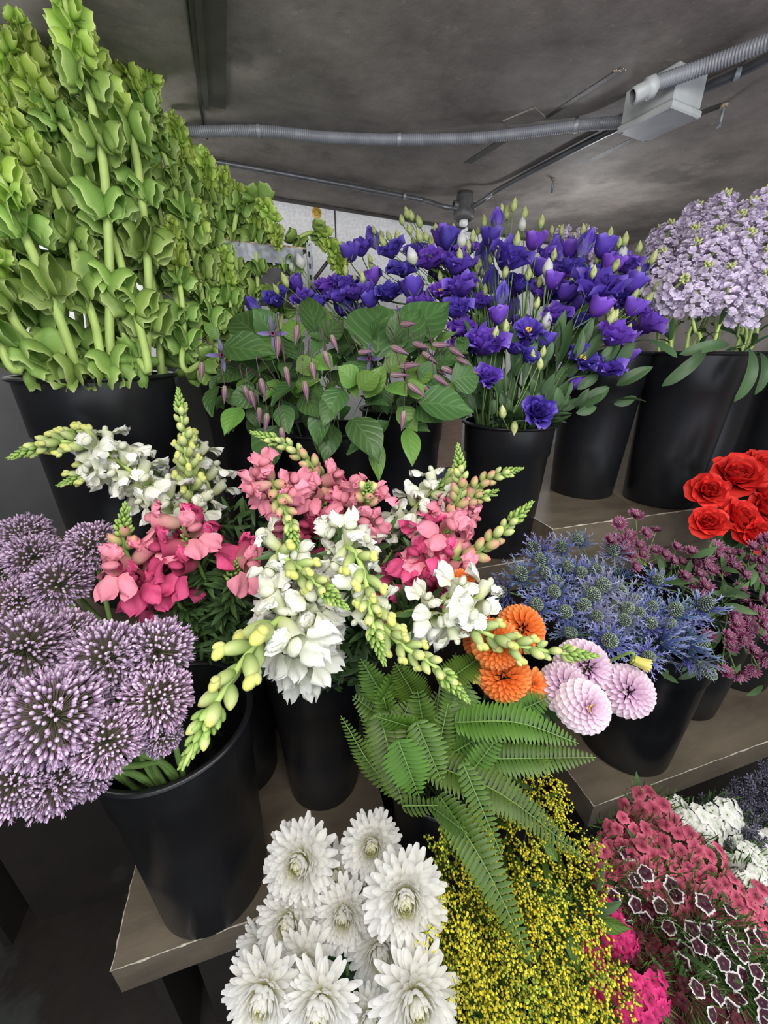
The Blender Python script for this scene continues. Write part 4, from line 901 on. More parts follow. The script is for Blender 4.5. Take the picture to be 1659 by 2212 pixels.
# low leaves around the front bucket
for i in range(70):
    o = stems[[j for j, s in enumerate(stems) if 980 < s[6] < 1260][i % 20]]; a = U(-2.6, .4); m_ = B5['c'][:2] + np.array([math.cos(a), math.sin(a)]) * B5['r'] * U(.5, .92)
    base = np.array([m_[0], m_[1], B5['c'][2] + B5['H'] + U(-.01, .03)]); d = np.array([math.cos(a) * U(.4, 1), math.sin(a) * U(.4, 1), U(.1, .9)]); d /= np.linalg.norm(d)
    put_leaf(o[0], 'gleaf', base, base + d * U(.035, .065), (0, -.3, 1), .9)
for x in range(1010, 1330, 22):      # a green backdrop of upright leaves inside the bunch
    o = min(stems, key=lambda s: abs(s[6] - x) + abs(s[7] - 700) * .2)
    for q in range(4):
        y = U(720, 890); k = U(1.02, 1.12); p = W(x + U(-15, 15), y, k); dd = (p - np.array([*B5['c'][:2], 1.35])); dd /= np.linalg.norm(dd)
        put_leaf(o[0], 'gleaf', p, p + (dd + RS.normal(0, .2, 3)) * U(.05, .08), TOCAM + RS.normal(0, .5, 3), .9)
for i in range(70):
    x, y = U(1030, 1270), U(730, 905); o = min(stems, key=lambda q: abs(q[6] - x) + U(0, 60)); A = W(x, y, U(1.03, 1.14)); d = A - np.array([*B5['c'][:2], 1.36]); d = d / np.linalg.norm(d) + RS.normal(0, .3, 3); d /= np.linalg.norm(d)
    put_leaf(o[0], 'gleaf', A, A + d * U(.045, .075), TOCAM + RS.normal(0, .4, 3), 1.0)
# ---------------------------------------------------------------- clematis
CL = []
hero = '''815 775 822 618 110 .90 a|850 770 900 640 80 .93 a|870 735 972 655 90 .93 a|684 735 662 608 46 .95 a|700 745 690 640 40 .97 b|585 772 480 745 44 .86 b|480 748 600 770 60 .86 a|975 820 1048 805 60 .86 a|905 870 1032 880 70 .84 a|560 730 487 660 60 .95 a
590 725 545 665 50 .96 a|760 905 830 980 62 .84 a|800 940 822 1038 36 .86 b|880 925 893 1005 36 .86 b|870 900 930 935 30 .90 a|840 910 750 985 40 .92 a|700 880 675 960 40 .86 a|740 840 700 895 44 .86 a|610 875 622 935 36 .86 a|520 880 482 938 40 .86 b
600 920 548 1025 62 .88 a|590 930 540 985 44 .90 a|470 835 436 890 36 .88 a|560 850 490 870 40 .88 a|640 830 570 860 46 .86 a|680 770 720 800 40 .86 b|700 735 735 680 50 .92 a|640 740 625 680 40 .93 b|600 770 540 740 46 .90 b|640 800 690 780 40 .84 b
770 830 730 790 44 .86 b|775 840 820 800 46 .84 b|790 860 835 790 40 .86 b|830 800 880 770 40 .86 b|880 830 935 790 50 .86 b|900 800 960 820 44 .86 a|930 780 1000 770 50 .90 a|880 850 920 830 40 .83 b|840 830 880 860 36 .83 b|815 760 770 700 40 .95 a
720 860 700 910 36 .86 a|655 850 690 905 40 .88 a|705 890 680 980 34 .90 a|560 800 480 790 50 .92 a|520 790 470 830 50 .93 a|650 780 600 700 40 .93 a|750 770 740 700 40 .95 a|800 790 760 820 40 .88 a|940 850 1000 830 50 .88 a|900 880 960 900 50 .88 a
860 880 905 930 40 .88 b|720 920 700 990 40 .92 a|790 900 760 960 44 .92 a|640 880 600 900 44 .92 a|580 880 540 910 40 .92 a|680 840 650 800 50 .93 a|850 760 820 720 50 .98 a|760 800 800 740 50 .97 a|600 800 560 760 50 .97 a|920 760 880 720 50 .98 a|540 760 510 720 44 .97 a'''.replace('\n', '|').split('|')
cbuds = '''435 800|485 850|567 835|560 897|533 850|660 840|676 800|600 745|722 740|610 940|706 775|790 760|860 755|880 790|905 745|950 745|968 800|950 820|915 835|1000 780|925 770|985 760|940 795|620 810|545 860|880 700|870 905|895 840|860 810|1010 800|575 910|640 720'''.split('|')
cfl = [(478, 768), (590, 720), (800, 775)]
NST = 12; csts = []
labs = ['leaning far left toward the bells of Ireland', 'with a violet open flower at its left end', 'with purple striped buds over the left bucket', 'with a long leaf hanging down at left', 'in the left middle of the clematis', 'below the tall narrow upright leaf', 'carrying the largest upright leaf', 'in the right middle of the clematis', 'with leaves hanging low between the two buckets', 'carrying a cluster of purple buds at right', 'with the large leaf pointing at the lisianthus', 'reaching furthest right with two broad leaves']
for i in range(NST):
    x = 490 + 42 * i; b = B3 if x < 740 else B4; p = W(x, 800 + (i % 3) * 25 - (30 if i in (5, 6, 7) else 0), .90 + .03 * (i % 2)); m_, s_ = mouth(b, p, .8)
    root = thing('clematis_stem', s_, 'green clematis stem ' + labs[i], 'clematis', 'clematis stems')
    c = stem_obj(root, s_, [s_, m_, m_ * .5 + p * .5 + [0, 0, .03], p], [.0024, .0022, .0018, .0012], M_stemd)
    csts.append((root, s_, c, x, p))
def near(x, y): return min(csts, key=lambda s: abs(s[3] - x))
for a in hero:
    q = a.split(); x0, y0, x1, y1, wd_, k = map(float, q[:6]); A = W(x0, y0, k); Bp = W(x1, y1, k - U(-.02, .05)); o = near(x0, y0)
    L = np.linalg.norm(Bp - A); wf = (wd_ * k / F_PX) / (.43 * L)
    put_leaf(o[0], 'cleaf' if q[6] == 'a' else 'cleafl', A, Bp, TOCAM + RS.normal(0, .25, 3) + [0, 0, .35], wf)
    j, tg, T = samp(o[2], samp(o[2], 0)[2] * U(.7, .98))
    put('leaf_stalk', mesh('leaf_stalk', [(local(tube(crv([j, (j + A) / 2 + [0, 0, .006], A], 5), .0010, 5), o[1]), M_stemd)]), o[0], o[1])
for i in range(150):      # smaller leaves that fill the bunch
    x, y = U(470, 1000), U(730, 900); o = near(x, y); k = U(.88, 1.0); A = W(x, y, k); d = RS.normal(0, 1, 3) + (A - o[4]) * 6 + TOCAM * .2 + [0, 0, -.2]; d /= np.linalg.norm(d)
    put_leaf(o[0], random.choice(['cleaf', 'cleaf', 'cleafl']), A, A + d * U(.04, .075), TOCAM + np.array([0, 0, .6]), 1)
for a in cbuds:
    x, y = map(float, a.split()); o = near(x, y); k = U(.80, .86) + (.0 if x < 900 else .03); p = W(x, y, k)
    ax_ = np.array([U(-.25, .35), -.2, -1.]) if x < 780 or y > 860 else np.array([U(.3, 1.0), -.4, U(-.6, .1)]); ax_ /= np.linalg.norm(ax_)
    base = p - ax_ * .016; j = samp(o[2], samp(o[2], 0)[2] * U(.8, .99))[0]; top = base + np.array([0, 0, .035]) - ax_ * .01
    put('bud_stalk', mesh('bud_stalk', [(local(tube(crv([j, (j + top) / 2 + [0, 0, .02], top, base], 6), .0010, 5), o[1]), M_stock if False else M_clb)]), o[0], o[1])
    put('flower_bud', pick('cbud'), o[0], base, frame(ax_, U(0, 6)), U(.9, 1.2), label='purple striped drooping bud')
for x, y in cfl:
    o = near(x, y); p = W(x, y, .86); put('flower_head', ME['cflower'][0], o[0], p, frame(TOCAM + RS.normal(0, .4, 3) + [0, 0, -.3]), .8, label='open violet flower with narrow petals')
# ---------------------------------------------------------------- lilac stock
SH = '''1445 500 1.16|1500 470 1.16|1555 455 1.14|1615 470 1.12|1655 500 1.12|1430 560 1.12|1490 550 1.08|1545 530 1.06|1600 540 1.05|1650 565 1.05|1460 620 1.04|1520 600 1.02|1575 600 1.02|1640 620 1.02|1500 520 1.12|1590 500 1.10|1690 540 1.08|1700 470 1.12|1215 520 1.32|1265 510 1.34|1245 555 1.28|1425 520 1.2|1640 445 1.16'''.split('|')
for i, a in enumerate(SH):
    x, y, k = map(float, a.split()); b = B7 if 1400 < x < 1640 else B8 if x >= 1640 else B6; p = W(x, y, k); m_, s_ = mouth(b, p, .75)
    d = p - m_; d = d / np.linalg.norm(d) + np.array([0, 0, .3]) + TOCAM * U(0, .6) + RS.normal(0, .12, 3); d /= np.linalg.norm(d)
    lab, g = ('pale lilac stock stem behind the lisianthus, seen between purple blooms', 'lilac stock behind the lisianthus') if x < 1300 else ('pale lilac stock stem in the crowded bunch at upper right', 'lilac stock at upper right')
    if (x, y) == (1460, 620): lab = 'lowest lilac stock stem, its head drooping at the left of the bunch'; d = np.array([-.4, -.7, .25])
    root = thing('stock_stem', s_, lab, 'stock flower', g); d /= np.linalg.norm(d); base = p - d * .085
    c = stem_obj(root, s_, [s_, m_, (m_ + base) / 2 + [0, 0, .01], base], [.0048, .0045, .004, .0035], M_stemp)
    put('flower_spike', pick('stock'), root, base, frame(d, U(0, 6)), np.array([1.15, 1.15, .86]) * U(.85, 1.05)); T = samp(c, 0)[2]
    for q in range(3):
        pt, tg, _ = samp(c, U(.70, .97) * T); dd = rad_dir(tg, U(0, 6.3)) + tg * 1.1; put_leaf(root, 'tleaf', pt, pt + dd / np.linalg.norm(dd) * U(.06, .10), tg)
for (x0, y0, x1, y1) in [(1400, 733, 1465, 768), (1525, 752, 1482, 812), (1618, 752, 1655, 850), (1575, 745, 1520, 738), (1640, 760, 1690, 830)]:
    A = W(x0, y0, 1.0); Bp = W(x1, y1, .94)
    o = [x for x in D.objects if x.name.startswith('stock_stem')][2]; put_leaf(o, 'tleaf', A, Bp, TOCAM, 1.3)
# extra pale stems fanning out of the stock bucket
# ---------------------------------------------------------------- red roses
RO = [(1590, 1030, 108, 1.05, 'large open red rose at the top left of the roses, second from the step'), (1648, 1012, 90, 1.10, 'red rose cut by the right border, topmost'), (1530, 1060, 78, 1.02, 'small red rose furthest left, turned to the left'),
      (1655, 1068, 80, 1.06, 'red rose at the right border in the middle row'), (1530, 1128, 74, .98, 'upright oval red rose low at the left of the roses'), (1596, 1118, 92, 1.0, 'round red rose facing the camera in the centre of the roses'), (1655, 1100, 80, 1.04, 'red rose at the right border just above the lowest rose'),
      (1632, 1158, 92, .98, 'lowest red rose, above the maroon astrantia'), (1572, 1078, 50, 1.08, 'darker red rose half hidden between the larger roses'), (1690, 1045, 80, 1.1, 'red rose mostly outside the right border')]
for x, y, d, k, lab in RO:
    p = W(x, y, k); m_, s_ = mouth(BR, p, .6); root = thing('rose_stem', s_, lab, 'rose', 'red roses')
    ax_ = TOCAM * .75 + np.array([0, 0, .55]) + (np.array([-.5, 0, 0]) if x < 1540 else 0) + RS.normal(0, .1, 3); ax_ /= np.linalg.norm(ax_); e = p - ax_ * .02; sz = d * k / F_PX / .078
    c = stem_obj(root, s_, [s_, m_, (m_ + e) / 2 + [0, 0, .02], e], .003, M_stemg); put('flower_head', pick('rose'), root, e, frame(ax_, U(0, 6)), sz)
    T = samp(c, 0)[2]
    for q in range(4):
        pt, tg, _ = samp(c, U(.72, .97) * T); dd = rad_dir(tg, U(0, 6.3)) + tg * .3; put_leaf(root, 'gleaf', pt, pt + dd / np.linalg.norm(dd) * U(.04, .06), tg, 1.2)
# ---------------------------------------------------------------- snapdragons
def snap(pts, b, label, col='w', tip=.05, budlen=.10, bloomlen=.12, sc=1.0, group='snapdragons', gapb=.0085, gapf=.011, stemr=.0042, fluff=True, skip=0., via=None):
    """pts from the tip of the spike down; col w white, p light pink, m deep pink"""
    P = PP(pts)[::-1]; m_, s_ = mouth(b, P[0], .78)
    root = thing('snapdragon_stem', s_, label, 'snapdragon', group)
    path = [s_, m_] + (PP(via) if via else []) + P
    c = stem_obj(root, s_, path, [stemr * 1.15, stemr * 1.1, stemr, stemr * .85, stemr * .45], M_stemp if col == 'w' else M_stemg, ns=8)
    T = samp(c, 0)[2]; p, t, _ = samp(c, T - .040 * sc)
    put('spike_tip', pick('stip'), root, p, frame(t, U(0, 6)), sc)
    s = T - tip * sc * .72; i = 0; az = U(0, 6); bk = 'sbud' if col == 'w' else 'sbudp'
    while s > T - (tip + budlen) * sc:
        f = (T - s) / ((tip + budlen) * sc); p, t, _ = samp(c, s); az += GA; d = rad_dir(t, az); q = d * (.55 + .35 * f) + t * .75; q /= np.linalg.norm(q)
        fr = frame(q, 0, t); put('flower_bud', pick('sbudb' if col == 'w' and f > .52 else bk if f > .5 or col == 'w' else 'sbud'), root, p + d * .003, fr, sc * (.42 + .72 * f) * U(.9, 1.1)); s -= gapb * sc * (.5 + .55 * f); i += 1
    key = {'w': 'sbloomw', 'p': 'sbloomp', 'm': 'sbloomm'}[col]; s -= skip; e = s - bloomlen * sc
    while s > e:
        p, t, _ = samp(c, s); az += GA + U(-.2, .2); d = rad_dir(t, az); q = d + t * U(.15, .6); q /= np.linalg.norm(q)
        k = key if col != 'm' or s < e + bloomlen * sc * .75 else 'sbloomp'
        put('bloom', pick(k), root, p + d * .004, frame(q, math.pi, t), sc * U(.88, 1.12)); s -= gapf * sc
    if fluff:      # narrow leaves below the flowers
        zl = b['c'][2] + b['H'] - .02; s = min(s, e) - .005
        while s > 0:
            p, t, _ = samp(c, s)
            if p[2] < zl: break
            for q in range(3):
                dd = rad_dir(t, U(0, 6.3)) + t * U(.1, .9); put_leaf(root, 'sleaf', p, p + dd / np.linalg.norm(dd) * U(.03, .06), t, 1.0)
            s -= .007
    return root
snap([(25, 993, .66), (90, 962, .67), (170, 955, .69), (240, 985, .71), (320, 1050, .73), (395, 1120, .76), (440, 1220, .80)], BS2, 'white snapdragon spike bending far left in front of the widest bucket', 'w', .05, .075, .17, 1.05)
snap([(115, 934, .72), (190, 948, .73), (260, 990, .75), (340, 1060, .78), (420, 1180, .82)], BS2, 'short white snapdragon spike just above the far left one', 'w', .03, .05, .10, .95)
snap([(130, 1052, .70), (190, 1024, .72), (260, 1020, .74), (340, 1075, .77), (430, 1200, .80)], BS2, 'snapdragon with a dark green tip below the far left white spike', 'w', .05, .03, .10, .9)
snap([(385, 842, .74), (392, 900, .74), (402, 980, .75), (412, 1060, .77), (430, 1180, .80), (450, 1300, .84)], BS2, 'upright white snapdragon with a tall green tip left of the clematis', 'w', .05, .15, .05, 1.05)
snap([(405, 930, .84), (425, 990, .84), (450, 1050, .84), (465, 1120, .85), (470, 1230, .86)], BS2, 'white snapdragon behind the upright spike, its blooms to the right', 'w', .02, .03, .10, 1.0)
snap([(300, 1000, .63), (395, 1130, .66), (425, 1210, .70), (455, 1280, .76), (490, 1370, .84)][1:], BS2, 'pink snapdragon whose thick stem shows, top blooms pale pink', 'm', .0, .0, .07, 1.25, skip=0)
snap([(282, 1093, .62), (265, 1150, .63), (280, 1210, .65), (320, 1250, .69), (390, 1310, .76), (440, 1370, .84)], BS2, 'pink snapdragon with a green cone tip above the allium', 'm', .06, .02, .10, 1.15)
snap([(520, 1205, .70), (505, 1240, .71), (495, 1290, .75), (490, 1360, .84)], BS2, 'snapdragon with one deep pink bloom beside the middle step edge', 'm', .0, .0, .018, 1.2)
snap([(545, 936, .72), (620, 962, .73), (672, 1005, .74), (705, 1055, .76), (718, 1110, .78), (705, 1180, .80), (670, 1290, .84)], BS, 'pink snapdragon with a long green tip arching left under the clematis', 'm', .05, .13, .10, 1.05)
snap([(640, 1192, .60), (628, 1130, .61), (605, 1085, .63), (590, 1040, .67), (610, 1080, .74), (650, 1180, .80)], BS, 'snapdragon whose green bud spike hangs down over pink blooms', 'p', .06, .08, .07, .95)
snap([(797, 1040, .62), (792, 1075, .66), (785, 1110, .72), (765, 1180, .78), (730, 1300, .84)], BS, 'pale pink snapdragon with its green tip pointing at the camera', 'p', .03, .03, .06, 1.0)
snap([(690, 1040, .74), (700, 1090, .76), (695, 1150, .78), (680, 1290, .84)], BS, 'deep pink snapdragon cluster in the centre above the white blooms', 'm', .0, .0, .11, 1.25)
snap([(620, 1110, .76), (640, 1160, .78), (655, 1230, .80), (660, 1330, .86)], BS, 'deep pink snapdragon at the left of the centre cluster', 'm', .0, .0, .10, 1.1)
snap([(985, 963, .74), (993, 1010, .74), (992, 1070, .75), (960, 1130, .77), (900, 1230, .80), (810, 1330, .84)], BS, 'snapdragon with an upright green cone tip before the lisianthus bucket', 'p', .06, .08, .08, 1.05)
snap([(1128, 1012, .78), (1060, 1032, .78), (1005, 1075, .79), (940, 1150, .81), (850, 1270, .84)], BS, 'slim snapdragon with pale pink buds reaching right, highest of the right group', 'p', .05, .09, .07, .9)
snap([(1075, 1070, .77), (1030, 1075, .77), (985, 1110, .78), (920, 1190, .80), (830, 1300, .84)], BS, 'short green budded snapdragon below the slim pink budded one', 'm', .04, .05, .10, .9)
snap([(1147, 1085, .71), (1095, 1138, .71), (1035, 1190, .71), (975, 1215, .72), (900, 1270, .75), (800, 1370, .82)], BS, 'magenta snapdragon with a long green tip pointing up right', 'm', .06, .10, .12, 1.15)
snap([(980, 1150, .72), (930, 1190, .73), (900, 1260, .75), (820, 1360, .82)], BS, 'deep pink snapdragon cluster right of centre above the dahlias', 'm', .0, .0, .13, 1.2)
snap([(985, 1030, .80), (935, 1060, .80), (885, 1110, .80), (850, 1180, .81), (780, 1310, .84)], BS, 'white snapdragon behind the right pink ones, before the lisianthus bucket', 'w', .0, .03, .14, 1.0)
snap([(397, 1655, .42), (440, 1570, .44), (490, 1480, .46), (545, 1400, .50), (600, 1340, .55), (640, 1330, .62), (670, 1400, .74)], BS, 'foreground white snapdragon hanging down over the allium bucket', 'w', .035, .10, .06, 1.38, gapb=.0115, stemr=.0046)
snap([(655, 1300, .60), (650, 1360, .61), (655, 1410, .66), (660, 1440, .78)], BS, 'dense white snapdragon cluster above the middle black bucket', 'w', .0, .0, .13, 1.2, gapf=.0048)
snap([(752, 1312, .53), (700, 1275, .55), (650, 1230, .58), (600, 1195, .61), (640, 1210, .68), (665, 1330, .80)], BS, 'green budded snapdragon bending down right across the white cluster', 'w', .045, .10, .03, 1.05, gapb=.011)
snap([(832, 1432, .50), (805, 1350, .52), (795, 1280, .55), (770, 1200, .58), (735, 1190, .64), (700, 1290, .80)], BS, 'snapdragon with yellow green buds hanging straight down in the centre', 'w', .045, .12, .04, 1.0, gapb=.011)
snap([(1010, 1515, .50), (940, 1440, .52), (870, 1395, .54), (810, 1330, .57), (775, 1260, .62), (720, 1310, .80)], BS, 'snapdragon with green buds hanging down right over the fern', 'w', .05, .14, .03, .95, gapb=.0105)
snap([(1288, 1416, .56), (1190, 1408, .57), (1090, 1385, .58), (1000, 1345, .60), (930, 1325, .63), (850, 1330, .70), (740, 1400, .82)], BS, 'white snapdragon reaching far right across the orange dahlias', 'w', .045, .15, .07, 1.0, gapb=.0125)
snap([(1030, 1300, .62), (960, 1300, .64), (880, 1320, .70), (760, 1390, .82)], BS, 'white snapdragon blooms below the magenta cluster', 'w', .0, .0, .06, 1.1)
snap([(720, 1160, .66), (760, 1190, .68), (740, 1260, .74), (700, 1360, .83)], BS, 'white snapdragon blooms in the centre below the pale pink ones', 'w', .0, .0, .06, 1.15)
def foliage(b, n, region, k0, k1, key='sleaf', L0=.03, L1=.06):
    o = [x for x in D.objects if x.name.startswith('snapdragon_stem')]
    for i in range(n):
        x, y = U(*region[:2]), U(*region[2:]); p = W(x, y, U(k0, k1)); q = min(o, key=lambda s: np.linalg.norm(np.array(s.location[:2]) - p[:2]) + U(0, .1)); d = RS.normal(0, 1, 3) + [0, 0, .5]; d /= np.linalg.norm(d)
        put_leaf(q, key, p, p + d * U(L0, L1), TOCAM)
foliage(BS2, 230, (400, 560, 1090, 1450), .80, .90)
foliage(BS, 200, (560, 790, 1380, 1470), .76, .86)
foliage(BS, 90, (760, 940, 1150, 1400), .74, .82)
# ---------------------------------------------------------------- allium
AL = [(57, 1160, 112, .80), (75, 1205, 120, .72), (202, 1185, 128, .70), (128, 1262, 135, .66), (40, 1300, 120, .64), (236, 1424, 185, .48), (340, 1410, 165, .50), (115, 1547, 225, .41), (338, 1510, 165, .47), (231, 1600, 160, .43), (30, 1690, 160, .40),
      (115, 1690, 150, .42), (190, 1668, 120, .45), (54, 1400, 180, .52), (150, 1375, 130, .57), (300, 1560, 130, .48), (170, 1500, 170, .46), (-20, 1560, 180, .42), (10, 1235, 100, .72), (350, 1590, 90, .47)]
al_l = ['pale allium head at the top left corner of the bunch', 'pale allium head just below the topmost one', 'dusky purple allium head on a long bare stem, nearest the pink snapdragons', 'allium head below the dusky one at upper left', 'allium head cut by the left border, upper row', 'large allium head in the middle right of the bunch', 'allium head at the right edge near the white snapdragon', 'largest allium head at front left with white tipped buds', 'allium head at the right over the bucket opening', 'dark allium head low in the middle', 'lowest allium head at the left border',
        'low dark allium head left of the bucket rim', 'small low allium head touching the bucket rim', 'allium head at left in the middle row', 'small allium head in the middle behind larger ones', 'allium head above the stems in the bucket', 'allium head in the centre of the bunch', 'allium head mostly outside the left border', 'small pale allium head at the left border, top row', 'small allium head hanging over the visible stems']
for (x, y, d, k), lab in zip(AL, al_l):
    p = W(x, y, k); m_, s_ = mouth(BA, p, .8); root = thing('allium_stem', s_, lab, 'allium', 'purple alliums'); ax_ = p - m_; ax_ = ax_ / np.linalg.norm(ax_) + TOCAM * .35 + [0, 0, .25]; ax_ /= np.linalg.norm(ax_)
    sz = d * k / F_PX / .122; stem_obj(root, s_, [s_, m_, m_ * .5 + p * .5 + [0, 0, .015], p], .0042, M_stemg, ns=8); put('flower_head', pick('allium'), root, p, frame(ax_, U(0, 6)), sz)
# ---------------------------------------------------------------- dahlias
DH = [(1090, 1472, 128, .62, 'dor', 'orange ball dahlia at lower left of the dahlias, whole face visible'), (1140, 1358, 116, .65, 'dor', 'orange ball dahlia behind the green snapdragon tip'), (1076, 1405, 120, .60, 'dor', 'orange dahlia partly covered by the reaching snapdragon stem'),
      (1022, 1335, 84, .61, 'dor', 'red orange dahlia below the magenta snapdragons'), (1002, 1262, 66, .66, 'dor', 'orange dahlia seen edge on below the magenta snapdragons, topmost'), (1158, 1482, 78, .63, 'dsm', 'small loose orange dahlia between ball dahlia and pink ones'), (1205, 1500, 66, .66, 'dsm', 'dark orange dahlia tucked under the pink dahlias'),
      (1285, 1448, 130, .66, 'dpk', 'pale pink ball dahlia at the back, touching the thistles'), (1232, 1490, 118, .63, 'dpk', 'pink ball dahlia at the left of the pink ones'), (1368, 1500, 124, .64, 'dpk', 'pink ball dahlia at right, below the yellow bud'), (1290, 1535, 150, .58, 'dpo', 'open pale pink dahlia with yellow centre, frontmost'),
      (1415, 1445, 46, .64, 'dbud', 'pale yellow dahlia bud on a bent stalk beside the thistles'), (1025, 1477, 40, .64, 'dbud', 'small yellow dahlia bud left of the orange ball dahlia'), (1188, 1523, 30, .66, 'dbud', 'small orange dahlia bud below the pink dahlias'), (1040, 1395, 80, .68, 'dor', 'orange dahlia behind the white snapdragon blooms')]
for x, y, d, k, ty, lab in DH:
    p = W(x, y, k); m_, s_ = mouth(BD, p, .7); root = thing('dahlia_stem', s_, lab, 'dahlia', 'dahlias'); nat = dict(dor=.092, dpk=.092, dpo=.125, dsm=.062, dbud=.030)[ty]; sz = d * k / F_PX / nat
    ax_ = TOCAM + np.array([U(-.3, .3), 0, U(.0, .5)]); 
    if x == 1290 and ty == 'dpo': ax_ = TOCAM + np.array([.1, 0, .35])
    if ty == 'dbud': ax_ = np.array([.5 if x > 1100 else -.5, -.5, -.1])
    if x == 1415: m_, s_ = mouth(BD, p, .7)
    ax_ /= np.linalg.norm(ax_); e = p - ax_ * .03 * sz
    vi = [W(1335, 1420, .66), W(1365, 1425, .65)] if x == 1415 else [(m_ + e) / 2 + [0, 0, .02] - TOCAM * .02]
    stem_obj(root, s_, [s_, m_] + vi + [e], .0026, M_stemg); put('flower_head' if ty != 'dbud' else 'flower_bud', pick(ty), root, e, frame(ax_, U(0, 6)), sz)
    T_ = 3
    for q in range(3):
        dd = RS.normal(0, 1, 3); dd[2] = -abs(dd[2]) * .4; dd /= np.linalg.norm(dd); bp = (m_ + e) / 2 + [0, 0, .015]; put_leaf(root, 'gleaf', bp, bp + dd * .06, (0, 0, 1))
# ---------------------------------------------------------------- thistles
TH = []
for a in '''200 780|335 690|445 640|170 700|465 855|310 905|290 980|80 870|180 1060|360 1110|475 1070|690 1080|600 940|800 1030|915 1070|1060 1100|670 710|740 1160|610 1220|400 1240|640 1290|910 1180|1250 1060|890 1390|950 900|540 1000|380 820|560 860|700 980|830 1110|500 960|240 860|1020 1180|560 1130|760 1080'''.replace('\n', '|').split('|'):
    x, y = map(float, a.split()); TH.append((1100 + x * .337, 950 + y * .337))
TH = [(x, y, 0) for x, y in TH] + [(1445, 1388, 1), (1495, 1390, 1), (1082, 1278, 2), (1525, 1445, 3)]
gt = 'blue thistles'
for i, (x, y, fl) in enumerate(TH):
    k = .74 + (1400 - y) * .0006 + U(-.02, .02); p = W(x, y, k); m_, s_ = mouth(BT, p, .75)
    lab = {1: 'blue thistle lying right with long vivid blue bracts', 2: 'single pale blue thistle reaching furthest left beside the orange dahlias', 3: 'green grey thistle drooping over the bucket rim'}.get(fl, 'blue thistle stem in the dense bunch right of the orange dahlias')
    root = thing('thistle_stem', s_, lab, 'thistle', gt if fl == 0 else gt + ' at the rim')
    d = p - m_; d /= np.linalg.norm(d); d = d * .9 + TOCAM * .45 + [0, 0, .35] + RS.normal(0, .15, 3)
    if fl == 1: d = np.array([.9, -.35, .15])
    if fl == 2: d = np.array([-.9, -.2, .2])
    if fl == 3: d = np.array([.3, -.6, -.5])
    d /= np.linalg.norm(d); e = p - d * .014; stem_obj(root, s_, [s_, m_, (m_ + e) / 2 + [0, 0, .01], e], .0018, M_stemd)
    s = U(.8, 1.15) * (1.25 if fl == 1 else 1); fr = frame(d, U(0, 6)); grey = (fl == 3) or (500 < (x - 1100) / .337 < 760 and (y - 950) / .337 < 1180)
    h = put('thistle_head', pick('bractg' if grey else 'bract'), root, e, fr, s * (1.25 if fl == 1 else 1)); put('cone', pick('cone'), h, e, fr, s)
    for q in range(2):
        pt = m_ * (1 - .75) + e * .75; dd = rad_dir(d, U(0, 6.3)) + d * .5; b_ = put('bract_collar', pick('bract'), root, pt, frame(d, U(0, 6)), s * .9) if q == 0 else None
# ---------------------------------------------------------------- astrantia
AS = []
for a in '''700 540|810 490|940 590|690 630|770 620|830 680|720 700|770 730|930 710|890 810|800 810|1065 690|1160 720|1100 790|1190 780|1250 770|1320 690|1360 840|1400 720|1470 740|1540 770|1600 660|1650 640|1560 690|1640 740|1580 830|1640 900|1250 940|1120 880|1180 930|1230 1000|1470 960|1500 1040|1560 1100|1620 1180|1430 1130|1520 1150|1440 1220|1420 1320|1490 1270|1275 1260|1600 1420|1640 1400|1380 1490|1470 1500|1560 1480|1640 1030|870 600|640 650|990 740|1040 780|1290 830|1430 800|1500 860|1610 780|1340 760|1210 860|1560 1360|1400 1260|1660 1290|750 660|850 730|1450 1180|1540 1210|1610 1110'''.replace('\n', '|').split('|'):
    x, y = map(float, a.split()); AS.append((1100 + x * .337, 950 + y * .337))
nodes = [(1345, 1230), (1390, 1190), (1420, 1240), (1470, 1235), (1520, 1230), (1560, 1220), (1620, 1210), (1500, 1290), (1600, 1260), (1600, 1320), (1650, 1340), (1590, 1380), (1560, 1410), (1640, 1420), (1600, 1450)]
ag = []
for i, (x, y) in enumerate(nodes):
    k = .92 - (y - 1180) * .0005; p = W(x, y + 28, k); m_, s_ = mouth(BX, p, .8)
    root = thing('astrantia_stem', s_, 'maroon astrantia stem with starry heads ' + ('above the blue thistles' if x < 1480 else 'below the red roses' if y < 1270 else 'low at the right border'), 'astrantia', 'maroon astrantia ' + ('above the thistles' if x < 1480 else 'below the roses' if y < 1270 else 'at the right border'))
    stem_obj(root, s_, [s_, m_, (m_ + p) / 2 + [0, 0, .02], p], .0016, M_stemg); ag.append((root, s_, p, x, y, k))
for (x, y) in AS:
    o = min(ag, key=lambda s: (s[3] - x) ** 2 + (s[4] + 15 - y) ** 2); k = o[5] + U(-.03, .02); p = W(x, y, k); d = TOCAM * .8 + np.array([0, 0, .7]) + RS.normal(0, .3, 3); d /= np.linalg.norm(d)
    put('flower_stalk', mesh('flower_stalk', [(local(tube(crv([o[2], (o[2] + p) / 2 - d * .01, p], 4), .0008, 4), o[1]), M_stemg)]), o[0], o[1]); put('flower_head', pick('ast'), o[0], p, frame(d, U(0, 6)), U(.95, 1.3))
for i in range(90):
    x, y = U(1420, 1670), U(1180, 1490); o = min(ag, key=lambda s: abs(s[3] - x) + abs(s[4] - y)); p = W(x, y, U(.86, .98)); d = RS.normal(0, 1, 3) + [0, 0, .6]; d /= np.linalg.norm(d); put_leaf(o[0], 'sleaf', p, p + d * U(.03, .06), TOCAM, 1.5)
